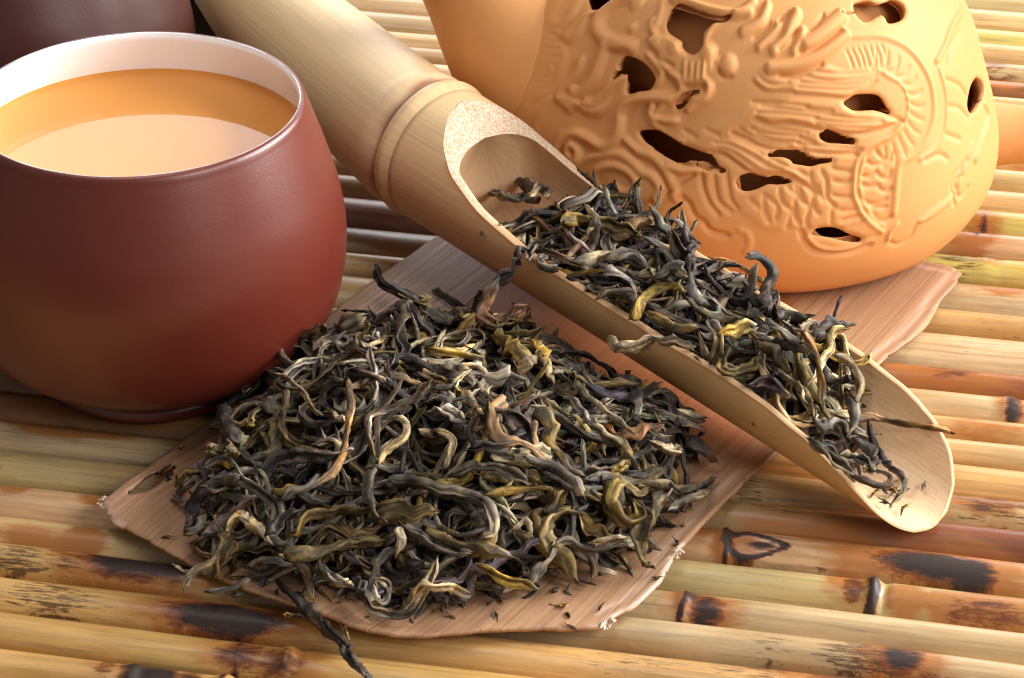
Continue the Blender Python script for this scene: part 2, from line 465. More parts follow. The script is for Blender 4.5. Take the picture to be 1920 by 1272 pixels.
for i in range(len(BND) - 1):
    r = np.random.default_rng(100 + i)
    fine = 4 <= i <= 15
    NS_S = 560 if fine else 280
    sv = np.linspace(-19, 19, NS_S) if not fine else np.unique(np.r_[np.linspace(-19, -9, 60), np.linspace(-9, 9.5, 450), np.linspace(9.5, 19, 60)])
    NS_S = len(sv)
    prof_u = np.sin(np.linspace(-1, 1, 24) * math.pi / 2) if fine else PROF
    ks = NS_S / 300
    t0, t1 = BND[i] + .03, BND[i + 1] - .03
    w = t1 - t0
    tc = (t0 + t1) / 2
    bend = smooth_noise(NS_S, 60 * ks, r, .018)
    wv = 1 + smooth_noise(NS_S, 45 * ks, r, .012)
    zz = smooth_noise(NS_S, 70 * ks, r, .02) - .02
    arch = .33 * min(w, 1.0) * r.uniform(.85, 1.15)
    ring = np.zeros(NS_S)
    for (s0, tt), hh in ns_:
        if t0 < tt < t1:
            ring += hh * np.exp(-((sv - s0) / .10) ** 2) - .4 * hh * np.exp(-((sv - s0 - .16) / .08) ** 2)
    prof_z = -arch * np.abs(prof_u) ** 2.4 - .30 * np.maximum(0, np.abs(prof_u) - .93) / .07
    S = sv[:, None] + 0 * prof_u[None]
    Tt = tc + bend[:, None] + prof_u[None] * (w / 2) * wv[:, None]
    Z = prof_z[None] + zz[:, None] + ring[:, None] * (1 - .4 * prof_u[None] ** 2)
    n = len(prof_u)
    Fc = grid_faces(n, NS_S)[:, ::-1]
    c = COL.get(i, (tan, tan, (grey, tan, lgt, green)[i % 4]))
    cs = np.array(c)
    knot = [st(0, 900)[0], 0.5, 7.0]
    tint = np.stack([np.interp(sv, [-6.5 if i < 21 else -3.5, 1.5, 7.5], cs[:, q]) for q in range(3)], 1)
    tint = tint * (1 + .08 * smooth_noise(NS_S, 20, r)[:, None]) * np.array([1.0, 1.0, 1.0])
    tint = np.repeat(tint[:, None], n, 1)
    mk = np.zeros((NS_S, n, 3))
    for (s0, tt), hl, kd, sg in ms:
        d = ((S - s0) / (hl / 100 * .74)) ** 2 + ((Tt - tt) / (.32 if kd != 'speck' else .5)) ** 2
        if abs(tt - tc) < w * .75 and t0 - .12 < tt < t1 + .12:
            q = {'burn': 0, 'speck': 1, 'stain': 2, 'ring': 0, 'eye': 0}[kd]
            if kd == 'ring':                 # a node scar right across the slat
                v = sg * np.exp(-((S - s0 - .03 * np.sin(Tt * 9)) / (hl / 100)) ** 2)
            elif kd == 'eye':                # an almond shaped bud scar
                xx = (S - s0) / (hl / 100)
                rho = np.sqrt(xx ** 2 + ((Tt - tt) / (.17 * np.clip(1.15 - .55 * xx, .35, 1.4))) ** 2)
                v = sg * np.maximum(np.exp(-((rho - 1) / .24) ** 2), .95 * np.exp(-(((S - s0 - .10) / .26) ** 2 + ((Tt - tt) / .085) ** 2)))
                Z = Z + .035 * np.exp(-((rho - 1.15) / .3) ** 2) - .03 * np.exp(-rho ** 2)
            else:
                v = sg * np.exp(-(d ** 1.6))
            mk[..., q] = np.maximum(mk[..., q], v)
            if kd == 'burn':
                d2 = ((S - s0) / (hl / 100 + .35)) ** 2 + ((Tt - tt) / .55) ** 2
                mk[..., 2] = np.maximum(mk[..., 2], .9 * min(1, sg) * np.exp(-d2 ** 1.4))
    mk[..., 1] += .28 + .25 * np.maximum(0, smooth_noise(NS_S, 30, r))[:, None]
    mk[..., 2] += .18 * np.maximum(0, smooth_noise(NS_S, 25, r))[:, None]
    if not (4 <= i <= 24):
        for q in range(2):
            s0 = r.uniform(-10, 10)
            mk[..., 0] = np.maximum(mk[..., 0], r.uniform(.3, .6) * np.exp(-((S - s0) / r.uniform(.4, 1.2)) ** 2))
    V = np.stack([S * CT + Tt * ST, -S * ST + Tt * CT, Z], -1).reshape(-1, 3)
    uv = np.stack([S, (Tt - tc) + i * 3.7], -1).reshape(-1, 2)
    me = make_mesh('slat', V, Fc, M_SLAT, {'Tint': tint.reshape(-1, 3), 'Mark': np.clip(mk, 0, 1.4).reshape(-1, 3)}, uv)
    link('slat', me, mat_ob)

# ------------------------------------------------------------------ cut sheets (outline and holes snapped to the grid)
def poly_sdf(P, poly):
    """signed distance, negative inside"""
    poly = np.asarray(poly, float)
    a = poly; b = np.roll(poly, -1, 0)
    best = np.full(len(P), 1e9)
    inside = np.zeros(len(P), bool)
    for (x0, y0), (x1, y1) in zip(a, b):
        dx, dy = x1 - x0, y1 - y0
        t = np.clip(((P[:, 0] - x0) * dx + (P[:, 1] - y0) * dy) / (dx * dx + dy * dy + 1e-12), 0, 1)
        best = np.minimum(best, (P[:, 0] - x0 - t * dx) ** 2 + (P[:, 1] - y0 - t * dy) ** 2)
        c = ((y0 > P[:, 1]) != (y1 > P[:, 1]))
        if abs(dy) > 1e-12:
            inside ^= c & (P[:, 0] < dx * (P[:, 1] - y0) / dy + x0)
    d = np.sqrt(best)
    return np.where(inside, -d, d)


def cut_grid(P2, nu, nv, sdf, cell):
    """move near-edge grid points onto the edge, return snapped points and kept triangles (sdf < 0 is kept)"""
    S = sdf.reshape(nv, nu)
    Q = P2.reshape(nv, nu, 2).copy()
    gv, gu = np.gradient(S)
    pu = np.gradient(Q, axis=1); pv = np.gradient(Q, axis=0)
    lu = np.linalg.norm(pu, axis=2) + 1e-9; lv = np.linalg.norm(pv, axis=2) + 1e-9
    g = (gu / lu)[..., None] * pu / lu[..., None] + (gv / lv)[..., None] * pv / lv[..., None]
    gl = np.linalg.norm(g, axis=2) + 1e-6
    step = -(S / gl)[..., None] * g / gl[..., None]
    near = (np.abs(S) < 0.55 * cell) & (gl > 0.3)
    Q[near] += step[near]
    Sn = S.copy(); Sn[near] = 0.0
    Fq = grid_faces(nu, nv)
    tri = np.concatenate([Fq[:, [0, 1, 2]], Fq[:, [0, 2, 3]]])
    s = Sn.ravel()[tri]
    keep = (s.sum(1) < -1e-7) & (s.max(1) < 0.5 * cell)
    return Q.reshape(-1, 2), tri[keep]


def compact(V, T, *arrs):
    used = np.zeros(len(V), bool); used[T.ravel()] = True
    m = np.cumsum(used) - 1
    return (V[used], m[T]) + tuple(a[used] for a in arrs)


def gp(x, y, z=.1):
    return ground(x, y, z)[:2]


# ------------------------------------------------------------------ the dry bamboo sheath under the tea
SHEATH_PX = [(192, 962), (212, 1000), (280, 1032), (350, 1064), (430, 1100), (505, 1136), (560, 1160), (615, 1180), (660, 1196), (740, 1207), (800, 1206), (900, 1196), (1000, 1190),
             (1090, 1186), (1128, 1182), (1150, 1165), (1185, 1150), (1238, 1106), (1252, 1075), (1270, 1050), (1292, 1028), (1345, 968), (1400, 908), (1456, 852), (1560, 752),
             (1650, 678), (1705, 640), (1742, 606), (1765, 566), (1786, 543), (1806, 520), (1785, 506), (1745, 498), (1700, 470), (1500, 400), (1250, 330), (1000, 330), (860, 400), (830, 437), (720, 512), (640, 572), (560, 642), (480, 734), (428, 765),
             (341, 831), (285, 886), (243, 925), (206, 957)]
fa, fb = gp(560, 642), gp(860, 415)
FU = (fb - fa) / np.linalg.norm(fb - fa)
FV = np.array([FU[1], -FU[0]])
to_uv = lambda p: np.stack([p @ FU, p @ FV], -1)
shp = to_uv(np.array([gp(*q) for q in SHEATH_PX]))
du = .07
uu = np.arange(shp[:, 0].min() - .3, shp[:, 0].max() + .3, du)
vv = np.arange(shp[:, 1].min() - .3, shp[:, 1].max() + .3, du)
UU, VV = np.meshgrid(uu, vv)
P2 = np.stack([UU.ravel(), VV.ravel()], -1)
sd = poly_sdf(P2, shp)
rag = (np.sin(P2[:, 1] * 17.3 + 1.1 * np.sin(P2[:, 0] * 2.1)) + np.sin(P2[:, 1] * 41.7 + 2) * .8 + np.sin(P2[:, 0] * 7.9 + P2[:, 1] * 5.3) * .9) * .007
sd_o = sd + rag
for hole in ([(242, 955), (256, 936), (275, 917), (299, 899), (322, 879), (318, 889), (298, 908), (276, 928), (262, 947)], [(266, 951), (282, 931), (304, 911), (325, 891), (322, 906), (310, 920), (296, 936), (280, 946)]):
    hs = poly_sdf(P2, to_uv(np.array([gp(*q) for q in hole])))
    sd_o = np.maximum(sd_o, -(hs - .012 + rag))
Q, T = cut_grid(P2, len(uu), len(vv), sd_o, du)
XY = Q[:, :1] * FU + Q[:, 1:] * FV


def sheath_z(xy):
    """height of the sheath's upper side"""
    xy = np.atleast_2d(xy)
    q = to_uv(xy)
    d = -poly_sdf(q, shp)
    z = .05 + .05 * np.sin(q[:, 0] * .55 + 1) * np.sin(q[:, 1] * .8) + .03 * np.sin(q[:, 1] * 2.3 + q[:, 0] * .3)
    e = np.exp(-np.clip(d, 0, 9) / .8)
    c0 = gp(230, 960)
    z = z + .30 * np.exp(-(((xy - c0) ** 2).sum(1)) / 2.2)
    c1 = gp(640, 1160)
    z = z + .22 * np.exp(-(((xy - c1) ** 2).sum(1)) / 5.0) * e
    c2 = gp(1300, 1020)
    z = z + .16 * np.exp(-(((xy - c2) ** 2).sum(1)) / 9.0) * e
    # step where a second layer of the sheath overlaps
    a, b = to_uv(np.array([gp(790, 640), gp(985, 492)]))
    t = (q - a) @ np.array([-(b - a)[1], (b - a)[0]]) / np.linalg.norm(b - a)
    z = z + .05 / (1 + np.exp(t / .03)) * (q[:, 0] > a[0] - 3)
    return z + .05


zt = sheath_z(XY)
V = np.c_[XY, zt]
px, py = project(V)
pal = np.clip(-poly_sdf(np.stack([px, py], -1), [(560, 700), (700, 530), (832, 428), (990, 492), (905, 560), (800, 650)]) / 12, 0, 1)
ora = np.clip(-poly_sdf(np.stack([px, py], -1), [(985, 492), (905, 560), (800, 655), (1000, 760), (1400, 850), (1500, 560), (1200, 400)]) / 12, 0, 1) * .8
edge = -sd
rightside = (px > 1120)
rib = np.exp(-((edge - .23) / .05) ** 2) * rightside * ((py > 880) | (py < 700)) * .55
broken = np.clip(1 - edge / .09, 0, 1) * (((px > 1110) & (px < 1300) & (py > 1015)) | (px < 235)) * .9
V, T, mk, q2 = compact(V, T, np.stack([pal, ora, np.maximum(rib, broken)], -1), Q)
me = make_mesh('bamboo_sheath', V, T[:, ::-1] if np.cross(V[T[0, 1]] - V[T[0, 0]], V[T[0, 2]] - V[T[0, 0]])[2] < 0 else T, M_SHEATH, {'Mark': mk}, q2)
o = tag(link('bamboo_sheath', me), 'torn reddish brown dry bamboo sheath spread under the heap of tea', 'dry sheath')
md = o.modifiers.new('thickness', 'SOLIDIFY'); md.thickness = .06; md.offset = -1
sheath = o
rf = np.random.default_rng(5)
for pts in ([(197, 958), (194, 964), (199, 974)], [(1131, 1180), (1140, 1174), (1149, 1169)], [(1266, 1058), (1274, 1049)]):
    # pale torn fibres standing off the broken edge
    ln = catmull([gp(*q) for q in pts], 5)
    Vs, Fs_ = [], []
    m_ = int(len(ln) * 3)
    for j in range(m_):
        t_ = rf.uniform(0, len(ln) - 1.001); i_ = int(t_); p_ = ln[i_] * (1 - t_ + i_) + ln[i_ + 1] * (t_ - i_)
        zb = float(sheath_z(p_)[0]) - .03
        dr = np.array([rf.normal() * .03, -abs(rf.normal()) * .035 - .01, rf.normal() * .012])
        b0 = np.array([p_[0], p_[1], zb]) + rf.normal(size=3) * .02
        sd_ = np.array([rf.uniform(.015, .05), rf.uniform(-.02, .02), rf.uniform(-.01, .02)])
        o_ = len(Vs)
        Vs += [b0 - sd_, b0 + sd_, b0 + sd_ * .3 + dr, b0 + np.array([0, 0, .03]), b0 - sd_ * .3 + dr * 1.1 + np.array([0, 0, .01])]
        Fs_ += [(o_, o_ + 1, o_ + 2), (o_, o_ + 2, o_ + 4), (o_ + 1, o_ + 3, o_ + 2), (o_ + 3, o_, o_ + 4), (o_ + 3, o_ + 4, o_ + 2)]
    link('torn_fibre', make_mesh('torn_fibre', np.array(Vs), np.array(Fs_), M_FIBRE, smooth=False), sheath)

# ------------------------------------------------------------------ cups
CUPC = ground(294.6, 682.6)


def prof_smooth(pts, per=7):
    return catmull(np.array(pts, float), per)


def make_cup(label, clay=None):
    root = thing('teacup', label, 'cup', None)
    outer = prof_smooth([(1.86, .02), (1.91, .07), (1.88, .20), (1.80, .32), (2.0, .44), (2.5, .66), (2.88, 1.0), (3.14, 1.5), (3.27, 2.1), (3.29, 2.75), (3.19, 3.4), (3.02, 4.0), (2.84, 4.55), (2.74, 4.84)])
    rim = [(2.725, 4.90), (2.70, 4.945), (2.665, 4.97), (2.645, 4.972), (2.632, 4.968)]
    V, Fc = revolve(np.vstack([[(0.0, .14), (1.4, .14), (1.5, .02)], outer, rim]), 200)
    link('body', make_mesh('body', V, Fc, clay or M_CUP), root)
    n = 240
    inner = prof_smooth([(2.634, 4.970), (2.615, 4.955), (2.60, 4.85), (2.66, 4.6), (2.76, 4.2), (2.93, 3.5), (3.0, 2.75), (2.95, 2.0), (2.7, 1.3), (2.1, .8), (1.2, .58), (0.001, .52)])
    V, Fc = revolve(inner, n)
    ang = np.arctan2(V[:, 1], V[:, 0])
    top = np.clip((V[:, 2] - 4.90) / .06, 0, 1)
    jag = .002 * np.sin(ang * 9) + .0015 * np.sin(ang * 23 + 1)
    V[:, 2] += top * jag
    V[:, :2] *= (1 + top * .001)[:, None]
    link('glazed_lining', make_mesh('glazed_lining', V, Fc[:, ::-1], M_GLAZE), root)
    return root


cup = make_cup('reddish brown clay cup filled with orange tea, lined with white glaze')
cup.location = (CUPC[0], CUPC[1], -.02)
TEA_Z = 4.20
tp = prof_smooth([(2.98, 3.4), (3.02, 2.75), (2.97, 2.0), (2.72, 1.28), (2.12, .78), (1.2, .56), (0.001, .50)])
V, Fc = revolve(np.vstack([[(0.001, TEA_Z), (1.0, TEA_Z), (2.0, TEA_Z), (2.6, TEA_Z), (2.68, TEA_Z + .004), (2.73, TEA_Z + .02), (2.755, TEA_Z + .05), (2.80, TEA_Z + .03), (2.84, 4.0)], tp]), 200)
kt = M_TEA.node_tree
va = kt.nodes.new('ShaderNodeVolumeAbsorption')
va.inputs['Color'].default_value = (1.0, 0.68, 0.22, 1)
va.inputs['Density'].default_value = 0.20
kt.links.new(va.outputs[0], kt.nodes['Material Output'].inputs['Volume'])
o = link('tea', make_mesh('tea', V, Fc[:, ::-1], M_TEA))
o.location = cup.location
tag(o, 'orange brewed tea filling the clay cup almost to the rim', 'tea')


def copy_tree(o, parent=None):
    c = o.copy()
    sc.collection.objects.link(c)
    c.parent = parent
    for ch in list(o.children):
        copy_tree(ch, c)
    return c


M_CUP_SHADE = mat_clay('shaded_purple_clay', (0.052, 0.011, 0.009), (0.065, 0.014, 0.011), 0.38, 0.6, 55, 0.14)  # cup clay darkened: shade on the rear cup put into its colour
cup2 = make_cup('', M_CUP_SHADE)
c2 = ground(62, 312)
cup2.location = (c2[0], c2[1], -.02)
cup2['label'] = 'shade-toned clay cup cut off by the frame behind the filled cup'
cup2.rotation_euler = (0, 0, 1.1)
V, Fc = revolve(prof_smooth([(0.0, .02), (1.25, .02), (1.35, .12), (1.42, .8), (1.5, 2.4), (1.46, 4.2), (1.3, 4.6), (1.28, 4.9), (1.2, 4.95), (1.12, 4.8), (1.1, 4.0), (0.0, 3.9)]), 96)
jc = ground(440, 120)
o = link('jar', make_mesh('jar', V, Fc, mat_clay('black_clay', (0.012, 0.008, 0.008), (0.016, 0.010, 0.010), 0.5)))
o.location = (jc[0], jc[1], 0)
tag(o, 'black jar mostly hidden between the rear cup and the scoop handle', 'jar')
cup['group'] = cup2['group'] = 'glaze lined clay cups'

# ------------------------------------------------------------------ bamboo scoop
SA = ground(810, 278, 2.35)
SB = ground(1745, 987, .10) + np.array([0, 0, 1.15])
AX = SB - SA; SL = np.linalg.norm(AX); AX /= SL
SIDE = np.cross(AX, [0, 0, 1]); SIDE /= np.linalg.norm(SIDE)
SUP = np.cross(SIDE, AX)
SUP = SUP if SUP[2] > 0 else -SUP
CUTS = np.array([(.0, 180), (.056, 180), (.07, 160), (.10, 138), (.14, 121), (.21, 107), (.29, 100), (.36, 97), (.5, 96.5), (.64, 98), (.71, 99), (.79, 97), (.86, 91), (.92, 79), (.96, 64), (.99, 43), (1.008, 20), (1.013, 0)])


def scoop_ro(s):
    return 1.25 - .10 * s


def scoop_cut(s):
    return np.radians(np.interp(s, CUTS[:, 0], CUTS[:, 1]))


def scoop_ri(s):
    ro = scoop_ro(s)
    full = ro - np.interp(s, [0, .6, .9, 1.01], [.15, .14, .09, .05])
    t = np.clip((s - .095) / .055, 0, 1)
    return full * np.sqrt(1 - (1 - t) ** 2) + 1e-4


ss = np.unique(np.r_[np.linspace(.025, .056, 5), .056 + (.15 - .056) * np.linspace(0, 1, 46) ** 1.6, np.linspace(.15, .9, 110), 1.013 - (1.013 - .9) * np.linspace(1, 0, 46) ** 2])
na = 56


def sp(s, x, z):
    """scoop point: x sideways, z along the scoop's own up"""
    return SA + AX * (SL * s) + SIDE * x + SUP * z


# smooth the cut curve
cs = np.array([scoop_cut(s) for s in np.linspace(0, 1.013, 400)])
sgrid = np.linspace(0, 1.013, 400)
hcut = -np.cos(cs) * scoop_ro(sgrid)
kern = np.hanning(13); kern /= kern.sum()
hs_ = np.convolve(np.pad(hcut, 6, 'edge'), kern, 'valid')
hcut = np.where((sgrid > .10) & (sgrid < .985), hs_, hcut)
Vo, Vi, Vc1, Vc2 = [], [], [], []
uvo, uvi, uvc = [], [], []
for s in ss:
    ro, ri = scoop_ro(s), scoop_ri(s)
    h = float(np.interp(s, sgrid, hcut))
    wob = .012 * math.sin(s * 40) * math.sin(s * 13)
    h = min(h + (wob if .2 < s < .9 else 0), ro)
    po = math.acos(max(-1, min(1, -h / ro)))
    f = np.linspace(-po, po, na)
    Vo.append([sp(s, ro * math.sin(a), -ro * math.cos(a)) for a in f]); uvo.append([(s * SL, a * ro) for a in f])
    if h >= ri:
        xi = 0.0; inner = [sp(s, 0, h) for a in f]; pi_ = 0
    elif h <= -ri:
        xi = 0.0; inner = [sp(s, 0, h) for a in f]; pi_ = 0
    else:
        pi_ = math.acos(max(-1, min(1, -h / ri)))
        fi = np.linspace(-pi_, pi_, na)
        xi = ri * math.sin(pi_)
        inner = [sp(s, ri * math.sin(a), -ri * math.cos(a)) for a in fi]
    Vi.append(inner); uvi.append([(s * SL, a * 1.05 + 20) for a in f])
    xo = ro * math.sin(po)
    for lst, sg in ((Vc1, -1), (Vc2, 1)):
        row = []
        for t in (0, .12, .5, .88, 1):
            x = xo + (xi - xo) * t
            rd = .02 * (1 - 4 * (t - .5) ** 2) if xo - xi > .05 else 0
            row.append(sp(s, sg * x, h + rd))
        lst.append(row)
ns = len(ss)


def strip(rows, uvr, mark, flip, mat_i):
    V = np.array(rows).reshape(-1, 3)
    n = len(rows[0])
    Fc = grid_faces(n, len(rows))
    return V, (Fc[:, ::-1] if flip else Fc), np.array(uvr, float).reshape(-1, 2), np.array(mark, float).reshape(-1, 3), mat_i


def mk_outer(s, n, arr):
    a = np.linspace(-1, 1, n)
    m = np.zeros((n, 3))
    m[:, 0] = .7 * math.exp(-((s * SL - .31) / .028) ** 2)
    phi = np.abs(np.array(arr)[:, 1] / 1.2)
    m[:, 1] = np.clip(1.35 - phi / 1.9, 0, 1) * np.clip((s - .03) / .25, 0.12, .55)
    if s > .12:
        m[:, 1] = np.maximum(m[:, 1], .8 * np.exp(-((1 - np.abs(a)) / .04)))
    return m


parts = []
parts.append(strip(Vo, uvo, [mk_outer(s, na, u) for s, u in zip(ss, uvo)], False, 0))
parts.append(strip(Vi, uvi, [np.tile([0, .25 * math.exp(-((s - .15) / .08) ** 2), 0], (na, 1)) for s in ss], True, 1))
for rows, fl in ((Vc1, True), (Vc2, False)):
    uvr = [[(s * SL, 40 + t * .3) for t in range(5)] for s in ss]
    mk = [np.tile([0, .35 if s > .25 else 0, 1.0 * math.exp(-(max(0, s - .12) / .10) ** 2)], (5, 1)) for s in ss]
    # rim: pith speckle close to the node, skin coloured lines at both edges further on
    parts.append(strip(rows, uvr, mk, fl, 1))
V = []; Fs = []; UVs = []; Ms = []; mi = []
off = 0
for v, f, u, m, i in parts:
    V.append(v); Fs.append(f + off); UVs.append(u); Ms.append(m); mi += [i] * len(f); off += len(v)
scoop = thing('tea_scoop', 'pale bamboo tea scoop lying across the heap, full of tea leaves', 'scoop')
me = make_mesh('bowl', np.concatenate(V), np.concatenate(Fs), [M_BAM, M_BAMI], {'Mark': np.concatenate(Ms)}, np.concatenate(UVs))
if len(me.polygons) == len(mi):
    me.polygons.foreach_set('material_index', np.array(mi, dtype=np.int32))
link('bowl', me, scoop)
# handle with its node
hp = [SA + AX * .31, SA + AX * .1, SA - AX * .1, SA - AX * .5, ground(708, 200, 2.42), ground(615, 122, 2.50), ground(520, 40, 2.62), ground(455, -35, 2.78), ground(405, -100, 2.90), ground(380, -135, 2.94)]
hp = catmull(hp, 14)
d = np.r_[0, np.cumsum(np.linalg.norm(np.diff(hp, axis=0), axis=1))]
rad = np.interp(d, [0, 1.0, 2.2, 4.0, 6.3, 8.3, 9.6, 10.2], [1.243, 1.235, 1.205, 1.16, 1.10, .98, .86, .80])
dn = d - .31                                            # 0 at the node centre
rad += .055 * np.exp(-((d - .27) / .16) ** 2) - .035 * np.exp(-((d - .0) / .06) ** 2) - .05 * np.exp(-((d - .56) / .07) ** 2) + .035 * np.exp(-((d - .72) / .16) ** 2)
hp2 = []; rad2 = []
dd = np.unique(np.r_[np.linspace(0, 1.1, 60), np.linspace(1.1, d[-1], 90)])
hp2 = np.stack([np.interp(dd, d, hp[:, k]) for k in range(3)], 1); rad2 = np.interp(dd, d, rad)
dfine = dd
rad2 = np.interp(dfine, [0, 1.0, 2.2, 4.0, 6.3, 8.3, 9.6, 10.2], [1.243, 1.235, 1.205, 1.16, 1.10, .98, .86, .80])
rad2 = rad2 + .06 * np.exp(-((dfine - .27) / .15) ** 2) - .03 * np.exp(-((dfine - .0) / .06) ** 2) - .045 * np.exp(-((dfine - .52) / .045) ** 2) + .03 * np.exp(-((dfine - .70) / .13) ** 2)
nh = 96
V, Fc = tube(hp2, rad2, nh)
a = np.tile(np.arange(nh), len(dfine)); da = np.repeat(dfine, nh)
wob = .02 * np.sin(a / nh * 2 * np.pi * 3 + 1) + .012 * np.sin(a / nh * 2 * np.pi * 7)
mk = np.zeros((len(V), 3))
mk[:, 0] = np.clip(.95 * np.exp(-((da - .53 - wob) / .05) ** 2) + .8 * np.exp(-(da / .04) ** 2), 0, 1)
cen = np.repeat(hp2, nh, 0)
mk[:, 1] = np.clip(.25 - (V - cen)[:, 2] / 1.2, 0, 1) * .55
mk[:, 2] = 0.30 * np.exp(-((da - .66 - wob) / .10) ** 2)
uvh = np.stack([da + 30, a / nh * 7.6], -1)
Vcap = np.vstack([V, hp2[-1:] + (hp2[-1] - hp2[-2]) * .2])
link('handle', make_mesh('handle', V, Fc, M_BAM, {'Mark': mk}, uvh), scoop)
capV, capF = [hp2[-1]], []
endr = V[-nh:]
V2 = np.vstack([endr, hp2[-1:]])
F2 = np.array([[i, (i + 1) % nh, nh] for i in range(nh)])
link('cut_end', make_mesh('cut_end', V2, F2, M_BAMI, {'Mark': np.zeros((nh + 1, 3)) + [0, 0, .8]}, V2[:, :2], smooth=False), scoop)

# ------------------------------------------------------------------ openwork clay teapot
POTC = ground(1423.8, 396.2)
POTC[2] = 0.03
pprof = np.array([(2.6, .02), (2.97, .05), (3.3, .13), (3.6, .28), (3.86, .48), (4.04, .73), (4.19, 1.05), (4.26, 1.4), (4.27, 1.75), (4.22, 2.1), (4.09, 2.6), (3.87, 3.25), (3.64, 3.9), (3.34, 4.45), (2.9, 4.95), (2.4, 5.3), (1.95, 5.52)])
NR = 270
pd = catmull(pprof, 8)
pd, plen = resample(pd, NR)                      # rows evenly spaced along the profile
varc = np.linspace(0, plen, NR)
TH0 = math.atan2(CAM[1] - POTC[1], CAM[0] - POTC[0])     # towards the camera
NF, NB = 640, 90
thf = TH0 + np.linspace(-1.85, 1.85, NF)
thb = TH0 + np.linspace(1.85, 2 * math.pi - 1.85, NB + 2)[1:-1]
tha = np.r_[thf, thb]
NT_ = len(tha)
LOBE = np.exp(-((np.angle(np.exp(1j * (tha - math.radians(168))))) / math.radians(30)) ** 2)
RR = pd[:, 0][:, None] * (1 + .155 * LOBE[None] * np.clip(pd[:, 1:2] / 1.5, 0, 1))
ZZ = pd[:, 1][:, None] + 0 * tha[None]
TT = tha[None] + 0 * pd[:, :1]
tz = np.gradient(pd[:, 1]); tr = np.gradient(pd[:, 0])
nl = np.hypot(tz, tr)
nr, nz = tz / nl, -tr / nl                       # outward normal of the profile
Pg = np.stack([POTC[0] + RR * np.cos(TT), POTC[1] + RR * np.sin(TT), POTC[2] + ZZ], -1)
Ng = np.stack([nr[:, None] * np.cos(TT), nr[:, None] * np.sin(TT), nz[:, None] + 0 * TT], -1)
front = ((CAM - Pg) * Ng).sum(-1) > 0
# spout, smoothly joined with the body
SPY = POTC[1] + .30
sp_path = catmull([(1.4, SPY, 2.4), (.45, SPY, 2.9), (-.05, SPY, 3.6), (-.6, SPY, 4.5), (-1.25, SPY, 5.4), (-2.1, SPY, 6.2), (-3.0, SPY, 6.6)], 9)
sp_rad = np.interp(np.linspace(0, 1, len(sp_path)), [0, .17, .33, .5, .66, .83, 1], [1.3, 1.45, 1.33, 1.08, .84, .64, .55])


def spout_sdf(P):
    d = np.full(len(P), 1e9)
    for c, r in zip(sp_path, sp_rad):
        d = np.minimum(d, np.linalg.norm(P - c, axis=1) - r)
    return d


KS = 1.6
ds = spout_sdf(Pg.reshape(-1, 3)).reshape(RR.shape)
ov = np.maximum(0, KS - np.abs(ds)) ** 2 / KS * .25 * .9
ov = np.where(ds < 0, ov * .6, ov)
ppx, ppy = project((Pg + Ng * ov[..., None]).reshape(-1, 3))
ppx = np.where(front.ravel(), ppx, -1e6)
# flat coordinates on the wall, in cm
SURF_U = (TT - TH0) * 4.15
SURF_V = varc[:, None] + 0 * TT
suv = np.stack([SURF_U.ravel(), SURF_V.ravel()], -1)


def on_wall(pts):
    out = []
    for x, y in pts:
        d2 = (ppx - x) ** 2 + (ppy - y) ** 2
        k = np.argmin(d2)
        if d2[k] < 14 ** 2:
            out.append(suv[k])
    return np.array(out).reshape(-1, 2)


TILE = {'A': (880, 0), 'B': (1130, 0), 'C': (1400, 0), 'D': (980, 180), 'E': (1230, 180), 'F': (1480, 180), 'G': (1230, 350), 'H': (1480, 350)}


def px_of(s):
    """'A 12,30 40,50 ...' tile letter followed by points; letters may change on the way"""
    out = []; cur = None
    for tok in s.split():
        if tok in TILE or tok == 'P':
            cur = tok
            continue
        x, y = map(float, tok.split(','))
        out.append((x, y) if cur == 'P' else (TILE[cur][0] + x / 6.36, TILE[cur][1] + y / 6.36))
    return out


relief = np.zeros(suv.shape[0])
groove = np.zeros(suv.shape[0])


def seg_dist(pl, idx):
    P = suv[idx]
    best = np.full(len(P), 1e9)
    for (x0, y0), (x1, y1) in zip(pl[:-1], pl[1:]):
        dx, dy = x1 - x0, y1 - y0
        t = np.clip(((P[:, 0] - x0) * dx + (P[:, 1] - y0) * dy) / (dx * dx + dy * dy + 1e-9), 0, 1)
        best = np.minimum(best, (P[:, 0] - x0 - t * dx) ** 2 + (P[:, 1] - y0 - t * dy) ** 2)
    return np.sqrt(best)


def near_idx(pl, w):
    lo, hi = pl.min(0) - w, pl.max(0) + w
    return np.where((suv[:, 0] > lo[0]) & (suv[:, 0] < hi[0]) & (suv[:, 1] > lo[1]) & (suv[:, 1] < hi[1]))[0]


def ridge(s, w=50, h=.10, closed=False):
    pl = on_wall(px_of(s))
    if len(pl) < 2:
        return
    pl = catmull(pl, 4)
    if len(pl) == 0:
        return
    w = w / 636 * 1.05
    idx = near_idx(pl, w * 2)
    d = seg_dist(pl, idx) / w
    v = h * np.where(d < 1, (1 - d ** 2) ** .75, 0)
    relief[idx] = np.maximum(relief[idx], v) + .25 * np.minimum(relief[idx], v)


def cut(s, w=16, h=.05):
    pl = on_wall(px_of(s))
    if len(pl) < 2:
        return
    pl = catmull(pl, 4)
    w = w / 636
    idx = near_idx(pl, w * 3)
    d = seg_dist(pl, idx) / w
    groove[idx] = np.maximum(groove[idx], h * np.exp(-d ** 2))


